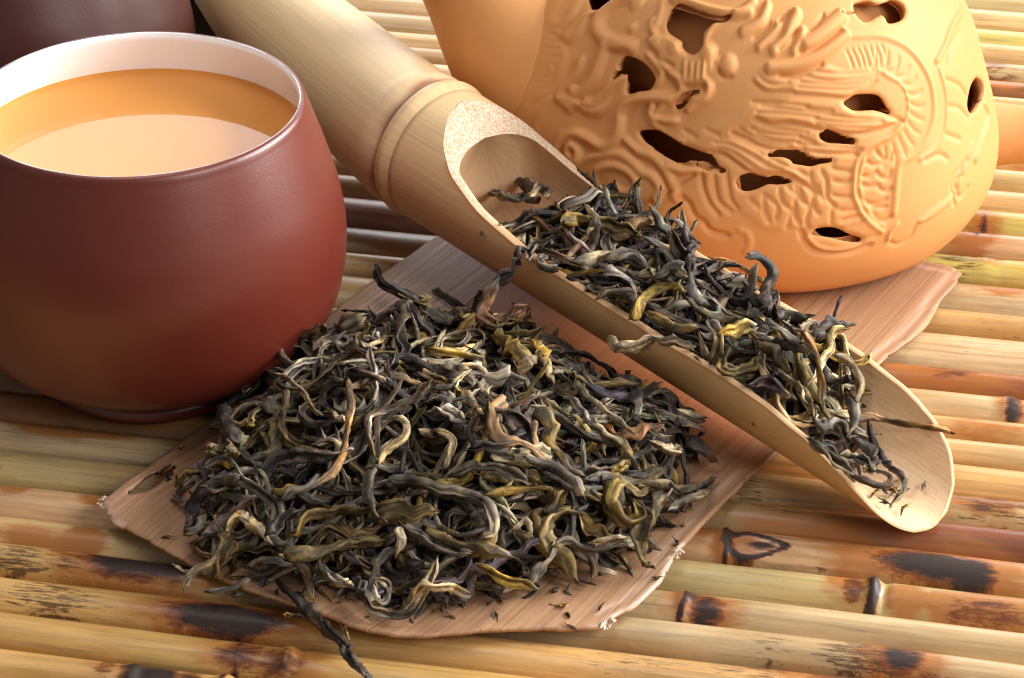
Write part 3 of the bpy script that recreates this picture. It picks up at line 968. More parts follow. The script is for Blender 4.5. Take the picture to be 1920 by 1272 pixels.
def plateau(s, h=.07, soft=.12):
    pl = on_wall(px_of(s))
    if len(pl) < 3:
        return
    idx = near_idx(pl, soft * 2)
    d = poly_sdf(suv[idx], catmull(np.vstack([pl, pl[:1]]), 4)[:-1])
    t = np.clip((soft * .3 - d) / soft, 0, 1)
    v = h * t * t * (3 - 2 * t)
    relief[idx] = np.maximum(relief[idx], v) + .3 * np.minimum(relief[idx], v)


def ball(s, r, h=.12):
    c = on_wall(px_of(s))
    if not len(c):
        return
    c = c[0]
    r = r / 636
    idx = near_idx(c[None], r * 1.1)
    d = np.linalg.norm(suv[idx] - c, axis=1) / r
    v = h * np.sqrt(np.clip(1 - d ** 2, 0, 1))
    relief[idx] = np.maximum(relief[idx], v) + .4 * np.minimum(relief[idx], v)


# --- left: flames, round fish head, curling cloud fingers
ridge('A 470,600 560,430 650,200 790,-20', 70, .07)
ridge('A 480,620 640,480 800,330', 40, .05)
ridge('A 830,320 900,220 970,110 1060,-20', 60, .11)
ridge('A 960,260 1060,300 1180,240 1260,100 1330,-20', 62, .11)
plateau('A 830,300 1000,330 1180,380 1270,330 1440,170 1420,330 1350,460 1230,540 1120,500 1000,410 870,380', .12, .14)
ridge('A 1170,400 1240,330 1340,250 1460,160', 50, .13)
ridge('A 1950,-20 1800,30 1640,130 1550,290 1600,440 1750,520 1950,570', 88, .15)
plateau('A 600,640 700,480 850,390 1050,450 1180,620 1160,850 1060,1040 920,1180 740,1200 640,1000', .08, .13)
ball('A 975,820', 75, .03); cut('A 975,750 1040,820 975,890 910,820 975,750', 14, .035)
ball('A 975,820', 40, .05)
for g in ('A 820,600 940,660 1090,680', 'A 840,490 930,570 1080,600', 'A 860,430 950,490 1060,520', 'A 770,960 880,990 1000,990', 'A 790,900 920,935 1010,930', 'A 800,1040 900,1060 970,1050'):
    cut(g, 17, .045)
ridge('A 860,700 760,850 660,950 640,1080 650,1250', 45, .10)
plateau('A 200,690 350,480 560,560 560,800 420,830 380,800 320,850 250,780', .07, .15)
ridge('A 1060,1150 1130,1040 1250,940 1330,830 1350,740', 60, .12)
ridge('A 1250,1080 1320,1110 1430,1040 1520,900 1580,740 1650,560', 70, .14)
ridge('A 1420,1230 1530,1230 1640,1120 1740,1000 1850,900', 70, .14)
plateau('A 1060,1120 1250,1130 1450,1260 1600,1240 D 1060,20 1000,180 900,260 760,240 660,170 560,210 450,120 A 1000,1200', .13, .16)
ridge('D 20,330 180,180 320,30', 50, .07); ridge('D 130,420 210,230 320,40', 40, .06)
ridge('D -60,250 0,130 80,0', 60, .07)
# --- S-curved cloud band ending in a curl
ridge('D 2100,-20 1800,20 1500,30 1300,70 1190,180 1180,330 1160,470 1080,580 950,600 800,520 640,460 500,520 430,660 470,800 580,840 670,770 680,660 600,600 560,660 590,720', 66, .16)
# --- big spiral cloud
ridge('D 600,1010 650,900 760,770 950,700 1160,700 1330,800 1420,900 1570,970 1650,1100 1600,1230', 60, .12)
ridge('D 960,1150 860,1010 900,900 1070,830 1260,880 1370,1000 1340,1110 1230,1150 1130,1090', 58, .13)
plateau('D 640,960 760,770 950,690 1160,690 1330,800 1440,920 1600,1000 1650,1130 1550,1260 900,1260 700,1150', .07, .12)
ridge('D 1400,680 1560,740 1690,870 1790,1060 1820,1200', 60, .10)
ridge('D 1240,520 1400,660 1640,690 1790,790 1950,890 E 150,830 300,900 450,880 700,890', 46, .10)
ridge('D 1560,120 1545,210 1640,280 1800,300 E 60,280 250,290', 45, .12)
ridge('D 1560,250 1600,380 1750,520 1908,590', 60, .11)
ridge('E 20,200 120,80 200,60', 45, .10)
# --- beast head in the middle
plateau('B 520,480 640,420 800,400 950,520 1080,640 1180,560 1210,480 1350,560 1400,800 1250,960 1050,960 880,900 700,700 580,580', .12, .16)
ball('B 1490,780', 125, .13); ball('B 1270,650', 105, .14); ball('B 880,560', 110, .14); ball('B 640,510', 100, .10); ball('B 360,330', 70, .09)
cut('B 1370,640 1340,760 1400,900 1520,920', 22, .06)
cut('B 520,480 580,620 700,720 860,800', 20, .06)
for x in (1005, 1080, 1155, 1225):
    ridge('B %d,760 %d,860 %d,930' % (x, x - 5, x - 12), 24, .17)
ridge('B 850,890 960,960 1100,970 1230,960 1280,1050 1230,1150 1120,1220 1020,1300', 52, .14)
ridge('B 700,700 800,830 900,930 950,1050 930,1130', 46, .13)
ridge('B 600,250 590,340 640,420', 45, .10)
ridge('B 440,1080 640,1010 720,900 640,760 560,640', 52, .10)
ridge('B 860,-10 1050,60 1300,130 1560,170 1760,160', 66, .13)
ridge('B 1220,420 1320,300 1480,220 1640,160 1800,40', 70, .10)
ridge('B 0,560 130,590 330,570', 36, .09)
ridge('B 730,20 700,160 640,300', 60, .09)
ball('B 420,30', 120, .08)
# --- fingers and horns, top right
ridge('C -40,390 80,330 180,250 250,90', 75, .10)
ridge('C 150,560 260,470 340,380 380,300', 60, .10)
ridge('C 330,600 450,480 520,330 600,170', 85, .12)
ridge('C 560,620 620,500 660,380', 60, .10)
ridge('C 700,520 860,420 1020,300 1130,180', 95, .13)
ridge('C 280,830 560,780 800,700 1000,570 1170,420', 75, .13)
for g in ('C 90,450 210,350 280,280', 'C 380,600 490,490 590,370', 'C 640,620 800,580 980,460 1130,370', 'C 380,270 430,210 500,160', 'C 740,370 840,290 920,180', 'C 380,910 550,930 760,860 900,780'):
    cut(g, 20, .07)
# --- mane of fine flowing lines
plateau('C 60,960 150,900 350,900 600,930 900,780 1200,860 1600,820 1560,920 1400,1080 1180,1190 800,1150 500,1120 250,1110', .055, .12)
for g in ('C 800,850 1000,890 1250,890 1550,850', 'C 650,910 950,955 1250,945 1600,880', 'C 620,975 900,1015 1250,1005 1560,910', 'C 600,1035 900,1070 1250,1060 1480,970',
          'C 560,1110 900,1150 1200,1180 1400,1090 1540,960', 'C 140,890 220,980 340,1010 500,990', 'C 60,960 180,1070 330,1105 560,1100'):
    cut(g, 15, .05)
plateau('E 250,560 600,380 900,250 1150,120 1400,130 F 0,40 600,60 700,150 1000,170 1330,310 1100,420 800,460 400,400 0,330 E 1600,330 1350,350 1170,270 900,440 1250,620 1600,620 F 100,600 450,720 850,690 700,760 450,740 E 1950,800 1600,720 1900,1150 1700,1030 1550,950 1150,930 820,700 600,680', .05, .12)
for g, w, h in (('E 1170,270 1350,350 1600,330 1908,390 F 380,410 600,450 850,460 1100,400 1320,330', 20, .085), ('E 1250,120 1500,150 1908,190 F 300,210 700,260 1100,270', 15, .05),
                ('E 1200,190 1500,200 1908,250 F 300,280 700,320 1100,310', 15, .05), ('E 1150,70 1500,90 1800,120 F 200,140 500,180', 14, .05), ('F 300,340 700,385 1000,380 1250,325', 15, .05),
                ('F 780,195 1000,205 1250,265 1350,310', 18, .06), ('E 900,440 1080,520 1250,610 1500,655 1750,640 F 150,650 430,700 800,690', 20, .085),
                ('E 1180,440 1400,530 1700,550 F 100,570 500,610 850,650', 15, .05), ('E 1130,390 1350,460 1700,480 F 120,500 300,560', 15, .05), ('E 1250,370 1500,410 1800,430', 14, .045), ('E 980,400 1150,490 1350,570 1600,590', 15, .05),
                ('E 600,400 740,460', 18, .05), ('E 330,410 480,490', 18, .05), ('E 650,690 820,700 980,830 1130,920 1300,960 1550,950 1750,1060 1900,1170', 22, .09),
                ('E 700,560 880,580 1080,680 1300,830 1500,880', 15, .055), ('E 720,630 880,650 1080,790 1250,890 1450,900', 15, .05), ('E 750,510 950,520 1150,620 1400,760 1620,860 1800,960', 15, .055),
                ('E 820,470 1000,500 1200,600 1360,680', 14, .05), ('E 1150,700 1330,810', 14, .04)):
    cut(g, w, h)
# --- waves and scales along the belly
for g, w, h in (('E 540,940 560,1100 G 640,220 740,340', 24, .08), ('E 690,930 700,1110 G 760,190 890,300', 24, .08), ('E 840,930 850,1080 G 890,170 970,270', 22, .07), ('E 130,1180 300,1030 460,930', 20, .06),
                ('G 300,130 390,210 440,330 500,400 570,420 610,510 700,550 850,590', 30, .09), ('G 1280,100 1350,150 1450,250 1420,400', 18, .055), ('G 1480,40 1500,190 1640,300', 18, .055),
                ('G 1650,170 1650,350 1710,450', 18, .055), ('G 1700,0 1750,180 1830,260 1790,400 1810,490', 18, .055), ('G 1290,150 1290,300 1350,420', 18, .05), ('G 1880,-20 1880,180 1908,310', 18, .05),
                ('G 1560,0 1660,100', 16, .05), ('G 1120,150 1220,260', 20, .04), ('G 1600,330 1560,480', 16, .045),
                ('H 70,-20 120,150 235,240 200,400 230,500', 18, .055), ('H 60,190 70,330 110,450', 16, .05), ('H 180,-10 290,90 270,220 350,330', 18, .055), ('H 330,0 360,90 410,160', 16, .05), ('H 440,-60 440,130 540,250', 18, .055),
                ('H 500,280 490,440', 16, .045), ('F 500,870 600,900 720,900', 17, .055), ('F 520,1005 640,1030 730,1015', 17, .055), ('F 510,1190 630,1205 740,1190', 17, .055), ('F 240,920 260,1060 320,1200', 16, .045), ('F 380,900 440,1040 440,1200', 16, .05),
                ('H 590,285 700,290 800,255', 17, .05), ('H 620,405 740,380 830,340', 17, .05), ('H 700,500 800,450 880,400', 17, .045)):
    cut(g, w, h)
plateau('G 980,300 1280,80 F 300,850 800,700 760,1150 H 860,330 1100,540 850,600 600,500 400,480 200,520 0,480 G 1500,540 1250,500 1150,400', .03, .12)
ridge('F 1330,340 1200,480 1050,550 900,640 800,760 765,950 770,1170 H 800,190 860,310 960,440 1110,540', 26, .075)
ridge('F 900,760 850,860 840,1050 H 860,80 920,240 1020,390 1130,470', 20, .05)
for g in ('F 1030,650 1090,740 1200,770 1230,690', 'F 920,780 1000,830 1130,800', 'F 1040,890 1080,960 1180,990 1210,900', 'F 860,960 950,965 1020,915', 'F 850,1050 940,1090 1070,1060', 'F 1070,1100 1150,1135 1210,1100',
          'H 870,150 930,200 1050,210 1160,150', 'H 970,310 1080,420 1220,350', 'H 1010,250 1150,240'):
    cut(g, 17, .05)
# --- round coil on the right
ring = 'P 1590,68 1650,68 1697,87 1729,121 1748,163 1751,214 1738,261 1713,292 1685,316 1676,400'
ridge(ring, 42, .05)
ridge('P 1760,128 1774,180 1773,235 1757,272 1725,300', 26, .045)
ridge('P 1660,140 1690,160 1702,192 1697,226 1680,250', 20, .05)
for k in range(13):
    a = math.radians(-95 + k * 14)
    x, y = 1640 + 62 * math.cos(a), 205 + 75 * math.sin(a)
    x2, y2 = 1640 + 93 * math.cos(a + .12), 205 + 112 * math.sin(a + .12)
    cut('P %f,%f %f,%f %f,%f' % (x, y, (x + x2) / 2 + 5, (y + y2) / 2 + 8, x2, y2), 15, .03)
for k in range(7):
    cut('C %d,%d %d,%d %d,%d' % (1190 + 70 * k, 600 - 10 * k, 1230 + 70 * k, 690 - 8 * k, 1270 + 66 * k, 800 - 6 * k), 15, .03)
for g in ('P 1775,150 1800,160 1812,180', 'P 1778,200 1800,205 1815,220', 'P 1770,250 1800,262', 'P 1800,60 1780,90 1775,120', 'P 1805,330 1790,345 1800,370 1815,350', 'P 1812,300 1785,340 1790,385', 'P 1735,300 1760,290 1775,297'):
    cut(g, 22, .045)
ridge('P 1802,10 1785,50 1770,90 1755,115', 34, .07)
ridge('P 1725,415 1760,395 1790,360 1806,315 1822,270', 30, .055)
ridge('P 1838,180 1852,215 1840,260 1828,300', 40, .07)
# --- rim under the carving
cut('H 140,540 200,680 330,775 550,805 750,780 960,700', 26, .085)
ridge('H 200,600 300,700 450,748 650,750 850,690 980,630', 26, .05)
ridge('H 1165,650 1190,560 1290,440', 26, .06); cut('H 1170,660 1300,690 1440,610 1490,500', 18, .04)
ridge('H 1580,405 1700,310 1900,170', 34, .05); ridge('G 1000,520 1080,560 1120,680 1080,780', 40, .04)
ridge('P 1050,250 1010,330', 40, .02)

HOLES = ['D 1395,440 1480,425 1620,440 1750,520 1908,600 E 100,475 200,550 400,640 600,710 660,750 730,850 800,898 650,870 480,815 340,810 230,765 100,690 0,620 D 1700,690 1560,590 1440,520',
         'B 190,780 240,700 330,700 480,780 580,890 605,980 570,1045 440,1070 285,1095 320,890 220,885 125,935 140,880 200,860',
         'B 830,90 930,70 1100,140 1230,190 1400,215 1525,205 1450,240 1320,270 1220,380 1180,480 1160,570 1075,620 990,560 960,490 870,410 790,360 770,250',
         'B 1140,1105 1070,1105 1000,1130 940,1180 880,1250 895,1290 950,1260 1010,1190 1070,1130', 'A 1420,-60 1720,-60 1690,0 1600,70 1490,105 1450,60',
         'E 980,1040 1010,980 1110,945 1200,965 1320,990 1430,985 1530,1010 1600,1028 1450,1035 1330,1045 1200,1090 1090,1115 1010,1085',
         'E 1360,700 1450,680 1540,668 1640,665 F 100,680 200,700 310,765 500,773 340,800 270,812 150,815 60,785 E 1640,770 1540,715',
         'F 670,95 740,30 820,12 960,8 1060,25 1120,90 1150,150 1200,205 1130,185 1000,145 880,150 780,160 710,130',
         'F 375,460 450,450 460,430 600,480 760,530 760,560 680,555 500,545 400,500', 'H 300,570 340,530 490,512 600,545 700,592 840,633 700,640 500,600',
         'C 1290,50 1450,20 1560,50 1700,40 1750,5 1850,50 1885,120 1860,190 1800,240 1700,262 1670,200 1590,150 1450,240 1370,220 1300,120',
         'P 972,172 958,205 945,222 925,205 940,188', 'P 1834,148 1843,155 1846,170 1836,195 1823,210 1818,195 1824,163']
hole_sdf = np.full(len(suv), 1e3)
for h in HOLES:
    pl = on_wall(px_of(h))
    if h[0] == 'P':
        pass
    if len(pl) < 3:
        continue
    pl = catmull(np.vstack([pl, pl[:1]]), 3)[:-1]
    idx = near_idx(pl, .5)
    hole_sdf[idx] = np.minimum(hole_sdf[idx], poly_sdf(suv[idx], pl))
# soft lip: relief rolls into each opening
lip = np.clip(hole_sdf / .10, 0, 1)
H = (relief * .8 - groove) * np.clip((hole_sdf + .03) / .16, .15, 1)
H = H.reshape(RR.shape)


def blur(Z, n):
    for _ in range(n):
        Zp = np.pad(Z, 1, 'edge')
        Z = (Zp[:-2, 1:-1] + Zp[2:, 1:-1] + 2 * Z + Zp[1:-1, :-2] + Zp[1:-1, 2:]) / 6
    return Z


Hs = blur(H[:, :NF], 2)
H = np.concatenate([Hs, np.zeros((H.shape[0], NB))], 1)
wobble = .012 * np.sin(TT * 5 + ZZ * 2) + .008 * np.sin(TT * 11 - ZZ * 3)
H = H - .035 * (1 - lip.reshape(H.shape)) + .5 * wobble
H = H * np.clip((ds - .0) / 1.2, 0, 1) ** .8
Pd = Pg + Ng * (H + ov)[..., None]
tri_f = grid_faces(NT_, NR, True)
# snap and open the holes on the dense front
cell = .034
suvF = np.stack([SURF_U[:, :NF].ravel(), SURF_V[:, :NF].ravel()], -1)
hsF = hole_sdf.reshape(RR.shape)[:, :NF].ravel()
hsF = hsF - .035
Q, Tf = cut_grid(suvF, NF, NR, -hsF, cell)
# move vertices along the surface to the snapped position (bilinear in the grid)
qu = np.clip((Q[:, 0] / 4.15 + 1.85) / 3.7 * (NF - 1), 0, NF - 1.001); qv = np.clip(Q[:, 1] / plen * (NR - 1), 0, NR - 1.001)
iu, iv = qu.astype(int), qv.astype(int); fu, fv = (qu - iu)[:, None], (qv - iv)[:, None]
G = Pd[:, :NF]
PF = (G[iv, iu] * (1 - fu) + G[iv, iu + 1] * fu) * (1 - fv) + (G[iv + 1, iu] * (1 - fu) + G[iv + 1, iu + 1] * fu) * fv
full = Pd.copy(); full[:, :NF] = PF.reshape(NR, NF, 3)
idx = np.arange(NR * NT_).reshape(NR, NT_)
Tfull = idx[:, :NF].ravel()[Tf]
bq = []
for j in range(NF - 1, NT_):
    j2 = (j + 1) % NT_
    bq.append(np.stack([idx[:-1, j], idx[:-1, j2], idx[1:, j2], idx[1:, j]], 1))
bq = np.concatenate(bq)
Tall = np.concatenate([Tfull, bq[:, [0, 1, 2]], bq[:, [0, 2, 3]]])
V, T2 = compact(full.reshape(-1, 3), Tall)
pot = thing('teapot', 'orange clay teapot with a pierced dragon and cloud relief', 'teapot')
o = link('body', make_mesh('body', V, T2, M_POT), pot)
md = o.modifiers.new('wall', 'SOLIDIFY'); md.thickness = .24; md.offset = -1; md.use_even_offset = False
# inner vessel seen through the openings, base, neck, lid, spout and handle
V, Fc = revolve([(0.0, .5), (1.6, .55), (2.1, .9), (2.3, 1.5), (2.4, 2.2), (2.75, 2.9), (2.95, 3.5), (2.75, 4.1), (2.4, 4.7), (1.9, 5.2)], 96, POTC[0], POTC[1])
link('inner_vessel', make_mesh('inner_vessel', V, Fc, M_POT), pot)
V, Fc = revolve([(0.0, .07), (2.2, .07), (2.3, .04), (2.55, .04), (2.62, .10)], 96, POTC[0], POTC[1])
link('foot', make_mesh('foot', V, Fc, M_POT), pot)
V, Fc = revolve(catmull([(1.97, 5.50), (1.9, 5.55), (1.88, 5.66), (1.96, 5.7), (1.96, 5.76), (1.7, 5.88), (1.2, 6.05), (.6, 6.18), (.32, 6.3), (.35, 6.5), (.5, 6.7), (.42, 6.95), (.0, 7.05)], 5), 96, POTC[0], POTC[1])
link('lid', make_mesh('lid', V, Fc, M_POT), pot)
V, Fc = tube(sp_path, sp_rad, 64)
rr = np.hypot(V[:, 0] - POTC[0], V[:, 1] - POTC[1])
db = rr - np.interp(V[:, 2] - POTC[2], pd[:, 1], pd[:, 0])
cenr = np.repeat(sp_path, 64, 0); nrm = V - cenr; nrm /= np.linalg.norm(nrm, axis=1)[:, None]
V = V + nrm * (np.maximum(0, KS - np.abs(db)) ** 2 / KS * .25 * .9 * np.where(db < 0, .6, 1))[:, None]
link('spout', make_mesh('spout', V, Fc, M_POT), pot)
e0 = ground(1840, 262, 2.4)
hx = POTC[0] + 3.98
hpth = catmull([(hx + a, POTC[1] + .1, b) for a, b in ((-.4, 1.58), (.35, 1.56), (1.5, 1.62), (3.0, 2.2), (3.9, 3.6), (3.4, 5.3), (1.9, 6.3), (.0, 6.1), (-1.3, 5.0))], 8)
V, Fc = tube(hpth, np.interp(np.linspace(0, 1, len(hpth)), [0, .07, .16, .3, .5, .8, 1], [.85, .66, .55, .50, .45, .42, .5]), 40)
link('handle', make_mesh('handle', V, Fc, M_POT), pot)

# ------------------------------------------------------------------ dried tea leaves
GX0, GX1, GY0, GY1, GS = -9.0, 9.5, -8.0, 8.0, .05
gx = np.arange(GX0, GX1, GS); gy = np.arange(GY0, GY1, GS)
GXX, GYY = np.meshgrid(gx, gy)
gxy = np.stack([GXX.ravel(), GYY.ravel()], -1)
on_sheath = (poly_sdf(to_uv(gxy), shp) < 0).reshape(GXX.shape)
H_mat = np.full(GXX.shape, 0.0)
H_mat[on_sheath] = sheath_z(gxy[on_sheath.ravel()])
# scoop floor: height of the inside of the bowl above every grid point
rel = np.stack([GXX - SA[0], GYY - SA[1]], -1)
axy = AX[:2]; al = np.hypot(*axy)
sdist = rel @ axy / al                                    # along, horizontal
lat = rel @ (SIDE[:2])                                    # sideways
s_of = (sdist / al) / SL
cz = SA[2] + AX[2] * s_of * SL
ri_g = (1.25 - .10 * s_of) - .15
inb = (np.abs(lat) < ri_g * .985) & (s_of > .13) & (s_of < 1.0)
H_sc = np.where(inb, cz - np.sqrt(np.maximum(0, ri_g ** 2 - lat ** 2)), -1)
h_rim = np.interp(s_of, sgrid, hcut)
open_ = inb & ((H_sc - cz) < h_rim)
rimz = cz + h_rim
in_ro = (np.abs(lat) < (1.25 - .10 * s_of)) & (s_of > .1) & (s_of < 1.0)
H_sc = np.where(in_ro & ~inb, rimz, H_sc)
H_sc[~in_ro] = -1.0


def gi(p):
    return (np.clip(((p[..., 1] - GY0) / GS), 0, len(gy) - 1)).astype(int), (np.clip(((p[..., 0] - GX0) / GS), 0, len(gx) - 1)).astype(int)


disc_cache = {}


def disc(r):
    k = max(1, int(round(r / GS)))
    if k not in disc_cache:
        a = np.arange(-k, k + 1)
        A, B = np.meshgrid(a, a)
        m = A ** 2 + B ** 2 <= (k + .3) ** 2
        disc_cache[k] = (B[m], A[m])
    return disc_cache[k]


PAL = {'D': (.034, .027, .026), 'G': (.100, .086, .070), 'S': (.36, .285, .19), 'O': (.092, .066, .026), 'Y': (.23, .155, .04), 'B': (.145, .085, .042), 'K': (.060, .047, .062), 'L': (.16, .138, .112)}


def leaf_mesh(path, w, th, seed, col, tipcol, curl, n=None):
    """a shrivelled leaf or stem: an arched strip, rolled by `curl`, wrinkled and twisted along the path"""
    r = np.random.default_rng(seed)
    L = np.linalg.norm(np.diff(path, axis=0), axis=1).sum()
    n = n or int(np.clip(L / .062, 14, 80))
    P, _ = resample(path, n)
    Tn = np.gradient(P, axis=0); Tn /= np.linalg.norm(Tn, axis=1)[:, None] + 1e-9
    h = 7                                       # points across each side
    K = 2 * h
    twist = r.uniform(0, 6.28) + np.cumsum(smooth_noise(n, 9, r, .07) + r.choice([-1, 1]) * r.uniform(.01, .11))
    kap = np.clip(curl + smooth_noise(n, 7, r, .9), .3, 5.6)
    t = np.linspace(0, 1, n)
    e0, e1 = r.uniform(.1, .95, 2)              # blunt or pointed ends
    taper = np.minimum(np.clip(t / .12, 0, 1) ** .6 * (1 - e0) + e0, np.clip((1 - t) / .2, 0, 1) ** .6 * (1 - e1) + e1)
    taper = np.minimum(taper, np.clip(np.minimum(t, 1 - t) / .018, .25, 1))
    ww = w * taper * np.clip(1 + smooth_noise(n, 5, r, .22), .45, 1.7)
    ph = smooth_noise(n, 6, r, 1.0)
    cols_ = np.stack([smooth_noise(n, 7, r, 1.0) for _ in range(h)], 1)
    cols_b = np.stack([smooth_noise(n, 3, r, 1.0) for _ in range(h)], 1)
    ref = np.array([0, 0, 1.0]); Nn = np.cross(Tn[0], ref)
    if np.linalg.norm(Nn) < .1:
        Nn = np.cross(Tn[0], [1, 0, 0])
    Nn /= np.linalg.norm(Nn)
    u = np.linspace(-1, 1, h)
    fr = r.normal(size=(2, K)) * .05            # frayed ends
    fold = np.clip(r.uniform(.2, 1.3) + smooth_noise(n, 8, r, .4), 0, 1.8)
    cr = np.stack([smooth_noise(n, 2.6, r, .24), smooth_noise(n, 2.6, r, .24), smooth_noise(n, 2.2, r, .10)], 1)
    V = np.empty((n, K, 3)); RIP = np.zeros((n, h))
    for i in range(n):
        Nn = Nn - Tn[i] * (Nn @ Tn[i]); Nn /= np.linalg.norm(Nn)
        Bn = np.cross(Tn[i], Nn)
        c, s = math.cos(twist[i]), math.sin(twist[i])
        d1 = c * Nn + s * Bn; d2 = -s * Nn + c * Bn
        k = kap[i]; hw = ww[i] / 2
        R_ = min(hw / max(k * .5, .35), hw * 2.5)
        tri_ = 2 * np.abs(((u * 2.3 + ph[i]) % 2) - 1) - 1
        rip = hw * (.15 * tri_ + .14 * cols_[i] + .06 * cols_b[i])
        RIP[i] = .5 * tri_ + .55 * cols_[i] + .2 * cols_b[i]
        a = u * k * .5
        tt = th * (.4 + .6 * taper[i])
        for sgn, uu_, sl in ((1, a, slice(0, h)), (-1, a[::-1], slice(h, K))):
            rp = rip if sgn > 0 else rip[::-1]
            rad_ = R_ + sgn * tt * .5 + rp
            x = rad_ * np.sin(uu_)
            y = R_ * .55 - rad_ * np.cos(uu_)
            y = y + fold[i] * np.abs(x) * .8 - fold[i] * hw * .3
            V[i, sl] = P[i] + (x + cr[i, 0] * hw)[:, None] * d1 + (y + cr[i, 1] * hw)[:, None] * d2
    V[0] += Tn[0] * fr[0][:, None]; V[-1] += Tn[-1] * fr[1][:, None]
    V += r.normal(size=V.shape) * .0045
    Fc = grid_faces(K, n, True)
    base = np.array(col); tip = np.array(tipcol)
    var = np.clip(1 + smooth_noise(n, 7, r, .35), .4, 2.2)
    hue = np.clip(smooth_noise(n, 10, r, .8) - .1, 0, 1)[:, None]
    warm = base * r.choice([1.1, 1.35, 1.6]) * np.array([1.05, .94, .64])
    tm = np.clip((t - .72) / .28, 0, 1)[:, None] * r.choice([0, 1], p=[.45, .55])
    C_ = (base[None] * (1 - hue) + warm[None] * hue) * (1 - tm) + tip[None] * tm
    C_ = np.repeat((C_ * var[:, None])[:, None], K, 1)
    edge = np.zeros(K); edge[[0, h - 1, h, K - 1]] = 1
    C_ = C_ * (1 + edge[None, :, None] * r.uniform(0, .9))
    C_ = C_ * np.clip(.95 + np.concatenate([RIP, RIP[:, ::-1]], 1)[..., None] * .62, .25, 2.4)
    uu2 = np.concatenate([np.linspace(0, 1, h), np.linspace(1.1, 2.1, h)])
    uv = np.stack([np.repeat(uu2[None], n, 0) * max(w * 1.8, .3) + seed * .37, np.repeat(t[:, None] * L, K, 1) + seed * .71], -1)
    # end caps
    V = V.reshape(-1, 3)
    caps = []
    for row, flip in ((0, False), (n - 1, True)):
        for q in range(h - 1):
            f = [row * K + q, row * K + q + 1, row * K + K - 2 - q, row * K + K - 1 - q]
            caps.append(f[::-1] if not flip else f)
    Fc = np.concatenate([Fc[:, ::-1], np.array(caps)[:, ::-1]])
    return V, Fc, C_.reshape(-1, 3), uv.reshape(-1, 2)


class Heap:
    def __init__(self, H):
        self.H = H.copy()
        self.leaves = []

    def drop(self, xy, w, zc, quant=.62, give=.35):
        """lay a plan curve on what is already there"""
        iy, ix = gi(xy)
        h = self.H[iy, ix]
        k = min(9, len(h) // 2 * 2 - 1)
        ker = np.hanning(k + 2)[1:-1]; ker /= ker.sum()
        hs = np.convolve(np.pad(h, k // 2, 'edge'), ker, 'valid')[:len(h)]
        lin = np.polyval(np.polyfit(np.arange(len(h)), h, 1), np.arange(len(h)))
        base = hs * (1 - give) + lin * give
        lift = np.quantile(h - base, quant)
        z = base + lift + w * .28 + zc
        return np.c_[xy, z]

    def stamp(self, P, w):
        d = disc(w * .42)
        iy, ix = gi(P)
        for a, b, z in zip(iy, ix, P[:, 2]):
            yy = np.clip(a + d[0], 0, len(gy) - 1); xx = np.clip(b + d[1], 0, len(gx) - 1)
            self.H[yy, xx] = np.maximum(self.H[yy, xx], z + w * .15)

    def add(self, P, w, th, col, tip, curl, label=None, hero=False):
        self.stamp(P, w)
        self.leaves.append(dict(P=P, w=w, th=th, col=col, tip=tip, curl=curl, label=label, hero=hero, seed=int(rng.integers(1, 10 ** 6))))


def rand_curve(c, L, r, bias=None):
    n = max(8, int(L / .12))
    a0 = r.uniform(0, 2 * np.pi) if bias is None else bias + r.normal() * .7
    kap = smooth_noise(n, n / r.choice([1.5, 2.5, 4]), r, r.uniform(.2, 1.7)) + (r.normal() * 1.0)
    if r.random() < .30:                          # hooked end
        kap[-n // 3:] += r.choice([-1, 1]) * r.uniform(2, 5)
    a = a0 + np.cumsum(kap * (L / n))
    for _ in range(r.integers(0, 4)):             # sudden kinks
        j = r.integers(1, n)
        a[j:] += r.choice([-1, 1]) * r.uniform(.35, 1.3)
    p = np.cumsum(np.stack([np.cos(a), np.sin(a)], 1) * (L / n), 0)
    return p - p.mean(0) + c


def pick_colour(r, scoop=False):
    k = r.choice(list('DGLSOYBK'), p=[.28, .33, .14, .055, .115, .02, .025, .035])
    c = np.array(PAL[k]) * r.uniform(.8, 1.55) * (1 + r.normal(size=3) * .05)
    tip = np.array(PAL[r.choice(list('SYOBL'), p=[.35, .12, .18, .2, .15])]) * r.uniform(.6, 1.0)
    return c, tip


